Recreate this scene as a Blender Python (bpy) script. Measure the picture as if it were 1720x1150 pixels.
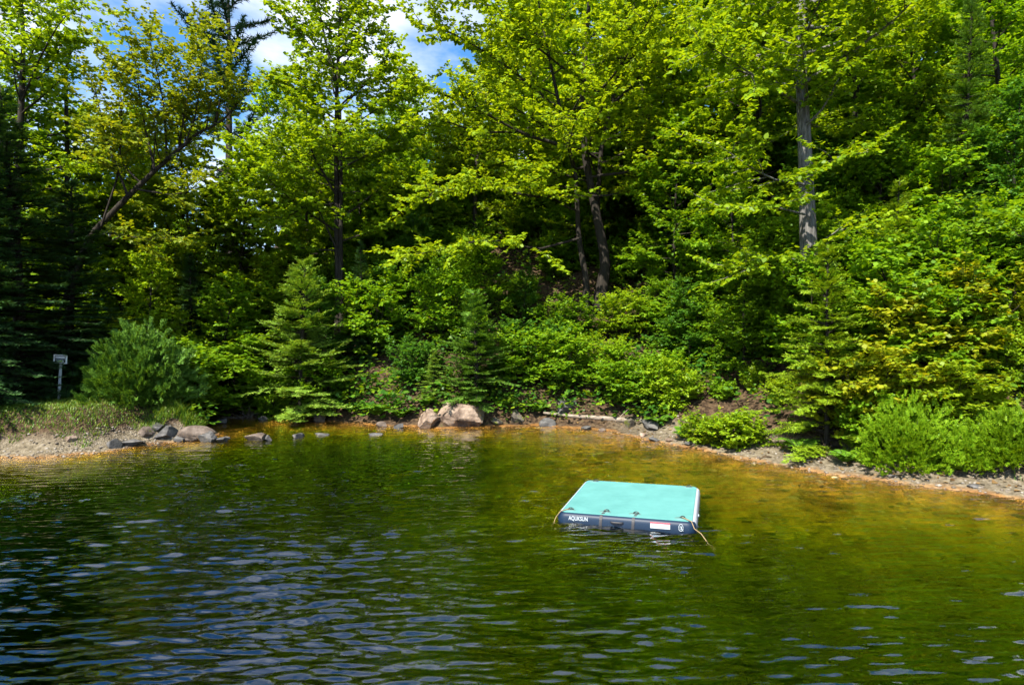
import bpy, bmesh, math
import numpy as np
from mathutils import Vector

for o in list(bpy.data.objects):
    bpy.data.objects.remove(o)
S = bpy.context.scene
COL = S.collection
R = math.radians

# ------------------------------------------------------------------ camera
F, H = 1050.0, 2.75                      # focal length in photo pixels, eye height over the water
PITCH = math.atan(15 / F)
cd = bpy.data.cameras.new('camera')
cd.sensor_width = 36.0
cd.lens = 36.0 * F / 1720
cd.clip_end = 3000
cam = bpy.data.objects.new('camera', cd)
COL.objects.link(cam)
cam.location = (0, 0, H)
cam.rotation_euler = (math.pi / 2 - PITCH, 0, 0)
S.camera = cam

# ------------------------------------------------------------------ sky, sun, exposure
EL, AZ = R(50), R(56)
TO_SUN = Vector((-math.cos(EL) * math.cos(AZ), -math.cos(EL) * math.sin(AZ), math.sin(EL)))
W = bpy.data.worlds.new('World')
S.world = W
W.use_nodes = True
nt = W.node_tree
nt.nodes.clear()


def N(tree, kind, **kw):
    n = tree.nodes.new(kind)
    for k, v in kw.items():
        if k.startswith('i_'):
            key = k[2:]
            n.inputs[int(key) if key.isdigit() else key.replace('_', ' ')].default_value = v
        else:
            setattr(n, k, v)
    return n


def ramp(n, stops, interp='LINEAR'):
    cr = n.color_ramp
    cr.interpolation = interp
    while len(cr.elements) > 1:
        cr.elements.remove(cr.elements[-1])
    for i, (p, c) in enumerate(stops):
        e = cr.elements[0] if i == 0 else cr.elements.new(p)
        e.position = p
        e.color = (*c, 1) if len(c) == 3 else c


sky = N(nt, 'ShaderNodeTexSky', sky_type='NISHITA', sun_disc=False)
sky.sun_elevation = EL
sky.sun_rotation = math.atan2(TO_SUN.x, TO_SUN.y)
sky.air_density = 1.0
sky.dust_density = 0.3
sky.ozone_density = 2.5
hsv = N(nt, 'ShaderNodeHueSaturation', i_Saturation=1.3, i_Value=1.45)
tc = N(nt, 'ShaderNodeTexCoord')
sep = N(nt, 'ShaderNodeSeparateXYZ')
add = N(nt, 'ShaderNodeMath', operation='ADD', i_1=0.22)
mx = N(nt, 'ShaderNodeMath', operation='MAXIMUM', i_1=0.05)
dx = N(nt, 'ShaderNodeMath', operation='DIVIDE')
dy = N(nt, 'ShaderNodeMath', operation='DIVIDE')
comb = N(nt, 'ShaderNodeCombineXYZ', i_2=3.7)
noi = N(nt, 'ShaderNodeTexNoise', i_Scale=1.9, i_Detail=9.0, i_Roughness=0.56, i_Distortion=0.25)
crm = N(nt, 'ShaderNodeValToRGB')
ramp(crm, [(0.42, (0, 0, 0)), (0.68, (1, 1, 1))])
mixc = N(nt, 'ShaderNodeMix', data_type='RGBA')
mixc.inputs['B'].default_value = (8.0, 8.3, 8.8, 1)
bg = N(nt, 'ShaderNodeBackground', i_Strength=0.07)
wo = N(nt, 'ShaderNodeOutputWorld')
L = nt.links.new
L(tc.outputs['Generated'], sep.inputs[0])
L(sep.outputs['Z'], mx.inputs[0])
L(mx.outputs[0], add.inputs[0])
L(sep.outputs['X'], dx.inputs[0]); L(add.outputs[0], dx.inputs[1])
L(sep.outputs['Y'], dy.inputs[0]); L(add.outputs[0], dy.inputs[1])
L(dx.outputs[0], comb.inputs[0]); L(dy.outputs[0], comb.inputs[1])
L(comb.outputs[0], noi.inputs['Vector'])
L(noi.outputs['Fac'], crm.inputs[0])
L(crm.outputs[0], mixc.inputs['Factor'])
L(sky.outputs[0], hsv.inputs['Color'])
L(hsv.outputs[0], mixc.inputs['A'])
L(mixc.outputs['Result'], bg.inputs[0])
L(bg.outputs[0], wo.inputs[0])

sl = bpy.data.lights.new('sun', 'SUN')
sl.energy = 5.0
sl.angle = R(0.5)
sl.color = (1.0, 0.93, 0.80)
sun = bpy.data.objects.new('sun', sl)
COL.objects.link(sun)
sun.rotation_euler = (-TO_SUN).to_track_quat('-Z', 'Y').to_euler()
sun.location = TO_SUN * 60

S.view_settings.view_transform = 'Standard'
S.view_settings.look = 'None'
S.view_settings.exposure = 1.4
S.view_settings.gamma = 1
S.view_settings.use_curve_mapping = False
cy = S.cycles
cy.max_bounces = 6
cy.diffuse_bounces = 2
cy.glossy_bounces = 3
cy.transmission_bounces = 4
cy.transparent_max_bounces = 10
cy.sample_clamp_indirect = 6
cy.caustics_reflective = False
cy.caustics_refractive = True
cy.use_denoising = True
try:
    cy.denoiser = 'OPENIMAGEDENOISE'
    cy.denoising_prefilter = 'FAST'
except Exception:
    pass

# ------------------------------------------------------------------ helpers
CP, SP = math.cos(PITCH), math.sin(PITCH)


def ray(u, v):
    a, b = (u - 860) / F, (575 - v) / F
    return np.array([a, CP + b * SP, -SP + b * CP])


def gp(u, v, z=0.0):
    """photo pixel -> point on the level z"""
    d = ray(u, v)
    return d * ((z - H) / d[2]) + [0, 0, H]


def at(u, v, D):
    """photo pixel -> point at the distance D straight ahead"""
    d = ray(u, v)
    return d * (D / d[1]) + [0, 0, H]


def nrm(a):
    a = np.asarray(a, float)
    return a / np.maximum(np.linalg.norm(a, axis=-1, keepdims=True), 1e-9)


def sstep(a, b, x):
    t = np.clip((x - a) / (b - a), 0, 1)
    return t * t * (3 - 2 * t)


def wave_noise(x, y, seed, scale, octaves=4):
    """smooth aperiodic noise in about -1..1"""
    r = np.random.default_rng(seed)
    out, amp, tot = 0, 1.0, 0
    for k in range(octaves):
        acc = 0
        for j in range(5):
            a = r.uniform(0, 6.283)
            f = 2 * math.pi / (scale * r.uniform(.7, 1.4))
            acc = acc + np.sin((x * math.cos(a) + y * math.sin(a)) * f + r.uniform(0, 6.283))
        out = out + amp * acc / 2.6
        tot += amp
        amp *= .5
        scale *= .5
    return out / tot


def mesh_from(name, verts, tris=None, quads=None, smooth=False, mats=None, tri_mat=None, quad_mat=None):
    me = bpy.data.meshes.new(name)
    nt_ = 0 if tris is None else len(tris)
    nq = 0 if quads is None else len(quads)
    me.vertices.add(len(verts))
    me.vertices.foreach_set('co', np.ascontiguousarray(verts, dtype=np.float32).ravel())
    loops, starts = [], []
    if nq:
        loops.append(np.asarray(quads, np.int32).ravel())
        starts.append(np.arange(nq) * 4)
    if nt_:
        loops.append(np.asarray(tris, np.int32).ravel())
        starts.append(nq * 4 + np.arange(nt_) * 3)
    loops = np.concatenate(loops)
    starts = np.concatenate(starts).astype(np.int32)
    me.loops.add(len(loops))
    me.loops.foreach_set('vertex_index', loops.astype(np.int32))
    me.polygons.add(nq + nt_)
    me.polygons.foreach_set('loop_start', starts)
    if smooth:
        me.polygons.foreach_set('use_smooth', np.ones(nq + nt_, bool))
    if quad_mat is not None or tri_mat is not None:
        mi = np.zeros(nq + nt_, np.int32)
        if nq and quad_mat is not None:
            mi[:nq] = quad_mat
        if nt_ and tri_mat is not None:
            mi[nq:] = tri_mat
        me.polygons.foreach_set('material_index', mi)
    if smooth is None:
        me.polygons.foreach_set('use_smooth', np.zeros(nq + nt_, bool))
    me.update(calc_edges=True)
    for m in (mats or []):
        me.materials.append(m)
    return me


def obj(name, me, parent=None, mat=None):
    o = bpy.data.objects.new(name, me)
    COL.objects.link(o)
    if parent is not None:
        o.parent = parent
    if mat is not None:
        if len(me.materials) == 0:
            me.materials.append(mat)
        elif me.materials[0] != mat:
            o.material_slots[0].link = 'OBJECT'
            o.material_slots[0].material = mat
    return o


def empty(name, loc, rz=0.0, sc=1.0):
    o = bpy.data.objects.new(name, None)
    COL.objects.link(o)
    o.location = loc
    o.rotation_euler = (0, 0, rz)
    o.scale = (sc, sc, sc) if np.isscalar(sc) else sc
    o.empty_display_size = .2
    return o


def tag(o, label=None, cat=None, group=None, kind=None):
    for k, v in (('label', label), ('category', cat), ('group', group), ('kind', kind)):
        if v:
            o[k] = v
    return o


class Acc:
    def __init__(s):
        s.v, s.t, s.q, s.n = [], [], [], 0

    def add(s, v, t=None, q=None):
        v = np.asarray(v, float).reshape(-1, 3)
        if t is not None and len(t):
            s.t.append(np.asarray(t, int) + s.n)
        if q is not None and len(q):
            s.q.append(np.asarray(q, int) + s.n)
        s.v.append(v)
        s.n += len(v)

    def tube(s, pts, rad, sides=6, cap=True):
        pts = np.asarray(pts, float)
        n = len(pts)
        rad = np.broadcast_to(np.asarray(rad, float), (n,))
        tan = nrm(np.gradient(pts, axis=0))
        ref = np.array([0, 0, 1.0]) if abs(tan[0][2]) < .9 else np.array([1.0, 0, 0])
        a = nrm(np.cross(tan, ref))
        b = np.cross(tan, a)
        ang = np.arange(sides) / sides * 2 * math.pi
        ring = pts[:, None] + rad[:, None, None] * (np.cos(ang)[None, :, None] * a[:, None] + np.sin(ang)[None, :, None] * b[:, None])
        i = np.arange(n - 1)[:, None] * sides
        j = np.arange(sides)[None]
        k = (j + 1) % sides
        q = np.stack([i + j, i + k, i + sides + k, i + sides + j], -1).reshape(-1, 4)
        t = None
        if cap:
            e = (n - 1) * sides
            t = [(e, e + m, e + m + 1) for m in range(1, sides - 1)] + [(0, m + 1, m) for m in range(1, sides - 1)]
        s.add(ring.reshape(-1, 3), t, q)

    def arrays(s):
        v = np.concatenate(s.v) if s.v else np.zeros((0, 3))
        t = np.concatenate(s.t) if s.t else None
        q = np.concatenate(s.q) if s.q else None
        return v, t, q

    def mesh(s, name, mat=None, smooth=False):
        v, t, q = s.arrays()
        return mesh_from(name, v, t, q, smooth, [mat] if mat else None)


# ------------------------------------------------------------------ materials
def newmat(name):
    m = bpy.data.materials.new(name)
    m.use_nodes = True
    t = m.node_tree
    t.nodes.clear()
    out = N(t, 'ShaderNodeOutputMaterial')
    return m, t, out, t.links.new


def leaf_mat(name, cols, trans=0.5, tmul=(1.5, 1.25, .4), gloss=.3, var=.12):
    m, t, out, l = newmat(name)
    geo = N(t, 'ShaderNodeNewGeometry')
    cr = N(t, 'ShaderNodeValToRGB')
    n = len(cols)
    ramp(cr, [(i / (n - 1), c) for i, c in enumerate(cols)])
    l(geo.outputs['Random Per Island'], cr.inputs[0])
    oi = N(t, 'ShaderNodeObjectInfo')
    hs = N(t, 'ShaderNodeHueSaturation')
    mr = N(t, 'ShaderNodeMapRange', i_3=1 - var, i_4=1 + var)
    l(oi.outputs['Random'], mr.inputs[0])
    l(mr.outputs[0], hs.inputs['Value'])
    l(cr.outputs[0], hs.inputs['Color'])
    p = N(t, 'ShaderNodeBsdfPrincipled', i_Roughness=.45)
    p.inputs['Specular IOR Level'].default_value = gloss
    l(hs.outputs[0], p.inputs['Base Color'])
    tm = N(t, 'ShaderNodeMix', data_type='RGBA', blend_type='MULTIPLY')
    tm.inputs['Factor'].default_value = 1
    tm.inputs['B'].default_value = (*tmul, 1)
    l(hs.outputs[0], tm.inputs['A'])
    tr = N(t, 'ShaderNodeBsdfTranslucent')
    l(tm.outputs['Result'], tr.inputs[0])
    ms = N(t, 'ShaderNodeMixShader', i_0=trans)
    l(p.outputs[0], ms.inputs[1]); l(tr.outputs[0], ms.inputs[2])
    l(ms.outputs[0], out.inputs[0])
    return m


def noise_mat(name, stops, scale=4, rough=.85, bump=.3, bscale=20, detail=8, spec=.2, dist=0.02, stretch=None, coord='Object'):
    m, t, out, l = newmat(name)
    tcn = N(t, 'ShaderNodeTexCoord')
    src = tcn.outputs[coord]
    if stretch:
        mp = N(t, 'ShaderNodeMapping')
        mp.inputs['Scale'].default_value = stretch
        l(src, mp.inputs[0])
        src = mp.outputs[0]
    n1 = N(t, 'ShaderNodeTexNoise', i_Scale=scale, i_Detail=detail, i_Roughness=.62)
    cr = N(t, 'ShaderNodeValToRGB')
    ramp(cr, stops)
    n2 = N(t, 'ShaderNodeTexNoise', i_Scale=bscale, i_Detail=6.0, i_Roughness=.6)
    bp = N(t, 'ShaderNodeBump', i_Strength=bump, i_Distance=dist)
    p = N(t, 'ShaderNodeBsdfPrincipled', i_Roughness=rough)
    p.inputs['Specular IOR Level'].default_value = spec
    l(src, n1.inputs['Vector']); l(src, n2.inputs['Vector'])
    l(n1.outputs['Fac'], cr.inputs[0]); l(cr.outputs[0], p.inputs['Base Color'])
    l(n2.outputs['Fac'], bp.inputs['Height']); l(bp.outputs[0], p.inputs['Normal'])
    l(p.outputs[0], out.inputs[0])
    return m


def plain(name, c, rough=.5, spec=.5, metal=0.0):
    m, t, out, l = newmat(name)
    tcn = N(t, 'ShaderNodeTexCoord')
    n1 = N(t, 'ShaderNodeTexNoise', i_Scale=6.0, i_Detail=6.0)
    mr = N(t, 'ShaderNodeMapRange', i_3=.88, i_4=1.12)
    hs = N(t, 'ShaderNodeHueSaturation')
    hs.inputs['Color'].default_value = (*c, 1)
    p = N(t, 'ShaderNodeBsdfPrincipled', i_Roughness=rough, i_Metallic=metal)
    p.inputs['Specular IOR Level'].default_value = spec
    l(tcn.outputs['Object'], n1.inputs['Vector']); l(n1.outputs['Fac'], mr.inputs[0])
    l(mr.outputs[0], hs.inputs['Value']); l(hs.outputs[0], p.inputs['Base Color'])
    l(p.outputs[0], out.inputs[0])
    return m


M = {}
M['lime'] = leaf_mat('leaf_lime', [(.13, .25, .008), (.21, .35, .010), (.31, .44, .012)])
M['yellow'] = leaf_mat('leaf_yellow_green', [(.14, .24, .008), (.22, .34, .010), (.31, .42, .014)])
M['olive'] = leaf_mat('leaf_olive', [(.13, .20, .010), (.20, .28, .012), (.29, .33, .016)], trans=.4)
M['green'] = leaf_mat('leaf_green', [(.09, .21, .008), (.15, .30, .010), (.23, .38, .012)])
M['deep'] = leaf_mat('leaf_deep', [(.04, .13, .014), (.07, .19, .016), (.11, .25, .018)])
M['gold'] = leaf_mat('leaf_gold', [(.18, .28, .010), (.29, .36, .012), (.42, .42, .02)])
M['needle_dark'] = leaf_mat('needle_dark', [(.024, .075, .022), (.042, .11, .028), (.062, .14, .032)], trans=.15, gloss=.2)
M['needle_mid'] = leaf_mat('needle_mid', [(.07, .17, .022), (.11, .24, .028), (.16, .30, .034)], trans=.25, gloss=.2)
M['needle_light'] = leaf_mat('needle_light', [(.14, .27, .03), (.21, .36, .04), (.29, .43, .06)], trans=.28, gloss=.2)
M['needle_yellow'] = leaf_mat('needle_yellow', [(.13, .24, .012), (.21, .34, .014), (.29, .41, .018)], trans=.3, gloss=.2)
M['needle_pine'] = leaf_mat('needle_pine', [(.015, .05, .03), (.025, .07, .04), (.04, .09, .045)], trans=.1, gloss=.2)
M['shoot'] = leaf_mat('shoot_green', [(.13, .29, .010), (.21, .39, .012), (.32, .48, .018)], trans=.45, gloss=.3)
M['fern'] = leaf_mat('fern_green', [(.06, .16, .012), (.10, .23, .014), (.14, .28, .016)], trans=.4)
M['herb'] = leaf_mat('herb_green', [(.03, .10, .014), (.05, .16, .014), (.10, .22, .012), (.20, .32, .012)])
M['grass'] = leaf_mat('grass_green', [(.05, .13, .014), (.09, .19, .016), (.14, .24, .02), (.20, .24, .04)], trans=.35)
M['bark_dark'] = noise_mat('bark_dark', [(.35, (.012, .010, .008)), (.6, (.035, .029, .023)), (.75, (.06, .052, .042))], scale=7, bump=.8, bscale=9, stretch=(3, 3, .5), dist=.04)
M['bark_grey'] = noise_mat('bark_grey', [(.32, (.05, .048, .045)), (.5, (.12, .115, .11)), (.68, (.21, .20, .19))], scale=5, bump=.8, bscale=7, stretch=(3, 3, .6), dist=.03)
M['wood_grey'] = noise_mat('dead_wood', [(.3, (.10, .08, .06)), (.55, (.24, .20, .16)), (.75, (.38, .34, .29))], scale=6, bump=.5, bscale=25, stretch=(.6, 3, 3))
M['wood_brown'] = noise_mat('dead_roots', [(.3, (.035, .024, .014)), (.6, (.10, .07, .04)), (.8, (.17, .12, .07))], scale=8, bump=.5, bscale=25)
M['rock_tan'] = noise_mat('rock_tan', [(.34, (.05, .034, .027)), (.44, (.16, .115, .088)), (.58, (.29, .22, .17)), (.75, (.38, .30, .245))], scale=2.6, bump=.7, bscale=9, dist=.05)
M['rock_brown'] = noise_mat('rock_brown', [(.30, (.05, .038, .030)), (.5, (.12, .094, .078)), (.72, (.20, .165, .14))], scale=4, bump=.7, bscale=12, dist=.03)
M['rock_grey'] = noise_mat('rock_grey', [(.30, (.03, .030, .030)), (.5, (.085, .083, .082)), (.72, (.18, .172, .165))], scale=4, bump=.7, bscale=12, dist=.03)
M['rock_moss'] = noise_mat('rock_moss', [(.34, (.04, .035, .03)), (.5, (.12, .105, .085)), (.58, (.09, .10, .02)), (.72, (.15, .16, .03))], scale=4, bump=.7, bscale=14, dist=.03)

# ------------------------------------------------------------------ the pond outline and the terrain
SHORE_PX = [(-60, 773), (0, 770), (80, 768), (150, 763), (215, 752), (290, 743), (345, 739), (372, 730), (345, 716), (318, 704), (322, 697),
            (400, 698), (480, 702), (540, 707), (610, 711), (680, 716), (740, 719), (820, 716), (900, 714), (960, 718), (1035, 724),
            (1078, 738), (1130, 746), (1200, 760), (1300, 780), (1400, 797), (1480, 808), (1600, 823), (1720, 838), (1850, 856)]
shore = [gp(u, v)[:2] for u, v in SHORE_PX]
POLY = np.array([(-15.5, 12.6), (-13.5, 13.3)] + [tuple(p) for p in shore] +
                [(11.5, 8.2), (13.5, 5), (14.5, 0), (14, -8), (8, -14), (-6, -16), (-15, -12), (-17.5, -4), (-17.5, 4), (-17, 9)])


def pond_sd(x, y):
    """signed distance to the waterline, positive on land"""
    x = np.asarray(x, float); y = np.asarray(y, float)
    best = np.full(x.shape, 1e9)
    inside = np.zeros(x.shape, bool)
    n = len(POLY)
    for i in range(n):
        ax, ay = POLY[i]; bx, by = POLY[(i + 1) % n]
        ex, ey = bx - ax, by - ay
        t = np.clip(((x - ax) * ex + (y - ay) * ey) / (ex * ex + ey * ey), 0, 1)
        best = np.minimum(best, (x - ax - t * ex) ** 2 + (y - ay - t * ey) ** 2)
        cond = (ay > y) != (by > y)
        with np.errstate(divide='ignore', invalid='ignore'):
            xi = ax + (y - ay) / (by - ay) * ex
        inside ^= cond & (x < xi)
    d = np.sqrt(best)
    return np.where(inside, -d, d)


def terrain(x, y):
    x = np.asarray(x, float); y = np.asarray(y, float)
    d = pond_sd(x, y) + .10 * wave_noise(x, y, 3, 1.6, 3)
    w = sstep(-13, -4, x + .35 * np.maximum(y - 20, 0)) * sstep(1, 8, y + .6 * x)
    rough = wave_noise(x, y, 5, 2.2, 4)
    bw = .12 + .25 * sstep(2.4, 4, x) + 1.15 * np.exp(-((x - 6.6) / 2.3) ** 2)
    dl = np.maximum(d, 0)
    beach = np.minimum(dl, bw) * .20
    e = np.maximum(dl - bw, 0)
    hill = beach + .72 * e - .38 * np.maximum(e - 15, 0) - .22 * np.maximum(e - 40, 0) + .16 * rough * sstep(.2, 2, dl)
    bank = .14 * np.minimum(dl, 1.0) + .74 * sstep(.35, 1.3, dl) + .05 * np.minimum(dl, 30) + .05 * rough * sstep(.3, 2, dl)
    land = w * hill + (1 - w) * bank
    # the bed: shallow along the right and far shores, deep to the left and towards the camera
    b = -d
    deep = sstep(1.2, -4.2, x - .15 * (y - 12)) * sstep(19.5, 15.0, y)
    near = sstep(11.5, 5, y)
    slope = .125 + .55 * deep + .45 * near
    lim = 1.2 + 2.4 * deep + 1.9 * near
    bed = -lim * (1 - np.exp(-slope * np.maximum(b, 0) / lim)) + .04 * rough * sstep(0, 1, b)
    return np.where(d > 0, land, bed - .012)


def tz(x, y):
    return float(terrain(np.array([x]), np.array([y]))[0])


def march(d, floor):
    """first point where the line of sight d meets the ground (or the level floor)"""
    q = d[None] * (np.linspace(6, 40, 1500) / d[1])[:, None] + [0, 0, H]
    hit = q[:, 2] < np.maximum(floor, terrain(q[:, 0], q[:, 1]))
    return q[np.argmax(hit)] if hit.any() else q[-1]


def axis(parts):
    return np.unique(np.concatenate([np.arange(a, b, s) for a, b, s in parts] + [[parts[-1][1]]]).round(4))


gx = axis([(-600, -120, 60), (-120, -40, 8), (-40, -16, 1.2), (-16, 14, .16), (14, 40, 1.2), (40, 120, 8), (120, 600, 60)])
gy = axis([(-600, -120, 60), (-120, -20, 8), (-20, 1, 1.0), (1, 8, .25), (8, 27, .16), (27, 50, 1.0), (50, 130, 8), (130, 700, 60)])
X, Y = np.meshgrid(gx, gy)
Z = terrain(X, Y)
nx_, ny_ = len(gx), len(gy)


def grid_quads(nx, ny):
    i = np.arange(ny - 1)[:, None] * nx + np.arange(nx - 1)[None]
    return np.stack([i, i + 1, i + nx + 1, i + nx], -1).reshape(-1, 4)


m, t, out, l = newmat('ground')
geo = N(t, 'ShaderNodeNewGeometry')
sp = N(t, 'ShaderNodeSeparateXYZ')
l(geo.outputs['Position'], sp.inputs[0])
n1 = N(t, 'ShaderNodeTexNoise', i_Scale=1.3, i_Detail=9.0, i_Roughness=.65)
n2 = N(t, 'ShaderNodeTexNoise', i_Scale=9.0, i_Detail=6.0, i_Roughness=.6)
vo = N(t, 'ShaderNodeTexVoronoi', i_Scale=7.0)
vo2 = N(t, 'ShaderNodeTexVoronoi', i_Scale=26.0)
for n in (n1, n2, vo, vo2):
    l(geo.outputs['Position'], n.inputs['Vector'])
bedc = N(t, 'ShaderNodeValToRGB'); ramp(bedc, [(.32, (.08, .034, .008)), (.44, (.29, .130, .024)), (.58, (.60, .285, .055)), (.72, (.80, .46, .13))])
bstone = N(t, 'ShaderNodeValToRGB'); ramp(bstone, [(.0, (.55, .52, .45)), (.5, (1, 1, 1)), (1, (1.25, 1.2, 1.05))])
bm_ = N(t, 'ShaderNodeMix', data_type='RGBA', blend_type='MULTIPLY'); bm_.inputs['Factor'].default_value = .8
beachc = N(t, 'ShaderNodeValToRGB'); ramp(beachc, [(.28, (.06, .050, .032)), (.5, (.145, .120, .082)), (.72, (.24, .208, .155))])
litc = N(t, 'ShaderNodeValToRGB'); ramp(litc, [(.28, (.014, .009, .006)), (.45, (.040, .025, .015)), (.6, (.095, .062, .036)), (.74, (.05, .06, .014))])
l(n1.outputs['Fac'], bedc.inputs[0]); l(n2.outputs['Fac'], beachc.inputs[0]); l(n2.outputs['Fac'], litc.inputs[0])
l(vo.outputs['Color'], bstone.inputs[0])
l(bedc.outputs[0], bm_.inputs['A']); l(bstone.outputs[0], bm_.inputs['B'])
zz = N(t, 'ShaderNodeMath', operation='MULTIPLY_ADD', i_1=.22)
l(n1.outputs['Fac'], zz.inputs[0]); l(sp.outputs['Z'], zz.inputs[2])
xr = N(t, 'ShaderNodeMapRange', i_1=2.6, i_2=3.8); l(sp.outputs['X'], xr.inputs[0])
xl = N(t, 'ShaderNodeMapRange', i_1=-7.4, i_2=-8.6); l(sp.outputs['X'], xl.inputs[0])
xs = N(t, 'ShaderNodeMath', operation='MAXIMUM'); l(xr.outputs[0], xs.inputs[0]); l(xl.outputs[0], xs.inputs[1])
sandc = N(t, 'ShaderNodeMix', data_type='RGBA'); l(xs.outputs[0], sandc.inputs['Factor']); l(litc.outputs[0], sandc.inputs['A']); l(beachc.outputs[0], sandc.inputs['B'])
f1 = N(t, 'ShaderNodeMapRange', i_1=.07, i_2=.15); l(zz.outputs[0], f1.inputs[0])
f2 = N(t, 'ShaderNodeMapRange', i_1=.34, i_2=.60); l(zz.outputs[0], f2.inputs[0])
mA = N(t, 'ShaderNodeMix', data_type='RGBA'); mB = N(t, 'ShaderNodeMix', data_type='RGBA')
l(f1.outputs[0], mA.inputs['Factor']); l(bm_.outputs['Result'], mA.inputs['A']); l(sandc.outputs['Result'], mA.inputs['B'])
l(f2.outputs[0], mB.inputs['Factor']); l(mA.outputs['Result'], mB.inputs['A']); l(litc.outputs[0], mB.inputs['B'])
bp = N(t, 'ShaderNodeBump', i_Strength=.7, i_Distance=.04)
hm = N(t, 'ShaderNodeMath', operation='ADD')
l(vo2.outputs['Distance'], hm.inputs[0]); l(n2.outputs['Fac'], hm.inputs[1]); l(hm.outputs[0], bp.inputs['Height'])
p = N(t, 'ShaderNodeBsdfPrincipled', i_Roughness=.9); p.inputs['Specular IOR Level'].default_value = .15
l(mB.outputs['Result'], p.inputs['Base Color']); l(bp.outputs[0], p.inputs['Normal']); l(p.outputs[0], out.inputs[0])
M['ground'] = m
ground = obj('ground', mesh_from('ground', np.stack([X, Y, Z], -1).reshape(-1, 3), quads=grid_quads(nx_, ny_), smooth=True), mat=m)
tag(ground, 'pond bed, gravel beach and brown wooded hillside rising behind the water', kind='structure')

# ------------------------------------------------------------------ water
wx = axis([(-90, -18, 9), (-18, -13, .5), (-13, 12, .068), (12, 18, .5), (18, 90, 9)])
wy = axis([(-90, -2, 8), (-2, 2, .4), (2, 2.8, .05), (2.8, 6, .016), (6, 11, .027), (11, 21, .052), (21, 25, .5), (25, 90, 10)])
WX, WY = np.meshgrid(wx, wy)
r = np.random.default_rng(11)
hz = np.zeros_like(WX)
env = .85 + .35 * sstep(4.5, -3.5, WX + .25 * (WY - 6)) * sstep(19, 9, WY)
env = env * (.72 + .45 * wave_noise(WX, WY, 21, 4.5, 3))
env = np.clip(env, .12, 1.3)
for k in range(84):
    big = k < 26
    lam = float(np.exp(r.uniform(math.log(.17), math.log(.40)))) if big else float(np.exp(r.uniform(math.log(.075), math.log(.17))))
    a = r.normal(R(97), R(10 if big else 16))
    kx, ky = 2 * math.pi / lam * math.cos(a), 2 * math.pi / lam * math.sin(a)
    # fronts bend slightly
    ph = kx * WX + ky * WY + .9 * np.sin(WX * r.uniform(.15, .5) + r.uniform(0, 6)) + .7 * np.sin(WY * r.uniform(.2, .6) + r.uniform(0, 6))
    sl_ = .048 if big else .056
    hz += sl_ * lam / (2 * math.pi) * 1.414 * np.sin(ph + r.uniform(0, 6.28)) * (.6 + .4 * np.sin(WX * r.uniform(.3, .9) + WY * r.uniform(.3, .9) + r.uniform(0, 6)))
hz *= env
nwx, nwy = len(wx), len(wy)
top = np.stack([WX, WY, hz], -1).reshape(-1, 3)
bot = top[:0]
edge = np.concatenate([np.arange(nwx), (np.arange(1, nwy) * nwx + nwx - 1), ((nwy - 1) * nwx + np.arange(nwx - 2, -1, -1)), (np.arange(nwy - 2, 0, -1) * nwx)])
low = top[edge].copy(); low[:, 2] = -8
vv = np.concatenate([top, low])
ne = len(edge); b0 = len(top)
k = np.arange(ne); k2 = (k + 1) % ne
sides = np.stack([edge[k2], edge[k], b0 + k, b0 + k2], -1)
cx_ = np.array([[0, 0, -8.0]])
vv = np.concatenate([vv, cx_])
fan = np.stack([np.full(ne, len(vv) - 1), b0 + k2, b0 + k], -1)
m, t, out, l = newmat('pond_water')
geo = N(t, 'ShaderNodeNewGeometry')
mp = N(t, 'ShaderNodeMapping'); mp.inputs['Scale'].default_value = (.35, 1.5, 1)
nz = N(t, 'ShaderNodeTexNoise', i_Scale=10.0, i_Detail=1.0, i_Roughness=.4, i_Distortion=.3)
l(geo.outputs['Position'], mp.inputs[0]); l(mp.outputs[0], nz.inputs['Vector'])
bp = N(t, 'ShaderNodeBump', i_Strength=.35, i_Distance=.018)
l(nz.outputs['Fac'], bp.inputs['Height'])
# Schlick reflectance, the same from above and below (a plain Fresnel node would cut the sun off from the bed)
dt_ = N(t, 'ShaderNodeVectorMath', operation='DOT_PRODUCT'); l(geo.outputs['Incoming'], dt_.inputs[0]); l(bp.outputs[0], dt_.inputs[1])
ab = N(t, 'ShaderNodeMath', operation='ABSOLUTE'); l(dt_.outputs['Value'], ab.inputs[0])
om = N(t, 'ShaderNodeMath', operation='SUBTRACT', i_0=1.0, use_clamp=True); l(ab.outputs[0], om.inputs[1])
pw = N(t, 'ShaderNodeMath', operation='POWER', i_1=5.0); l(om.outputs[0], pw.inputs[0])
fr = N(t, 'ShaderNodeMath', operation='MULTIPLY_ADD', i_1=.82, i_2=.18, use_clamp=True); l(pw.outputs[0], fr.inputs[0])
gl = N(t, 'ShaderNodeBsdfGlossy', i_Roughness=.015); l(bp.outputs[0], gl.inputs['Normal'])
gl.inputs['Color'].default_value = (1, 1, 1, 1)
tr = N(t, 'ShaderNodeBsdfTransparent')
ms = N(t, 'ShaderNodeMixShader')
rf = N(t, 'ShaderNodeBsdfRefraction', i_Roughness=0.0, i_IOR=1.333); l(bp.outputs[0], rf.inputs['Normal'])
mt_ = N(t, 'ShaderNodeMixShader', i_0=.7); l(tr.outputs[0], mt_.inputs[1]); l(rf.outputs[0], mt_.inputs[2])
l(fr.outputs[0], ms.inputs[0]); l(mt_.outputs[0], ms.inputs[1]); l(gl.outputs[0], ms.inputs[2]); l(ms.outputs[0], out.inputs['Surface'])
va = N(t, 'ShaderNodeVolumeAbsorption', i_Density=2.7); va.inputs['Color'].default_value = (.63, .785, .10, 1)
l(va.outputs[0], out.inputs['Volume'])
M['water'] = m
wq = grid_quads(nwx, nwy)
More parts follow.
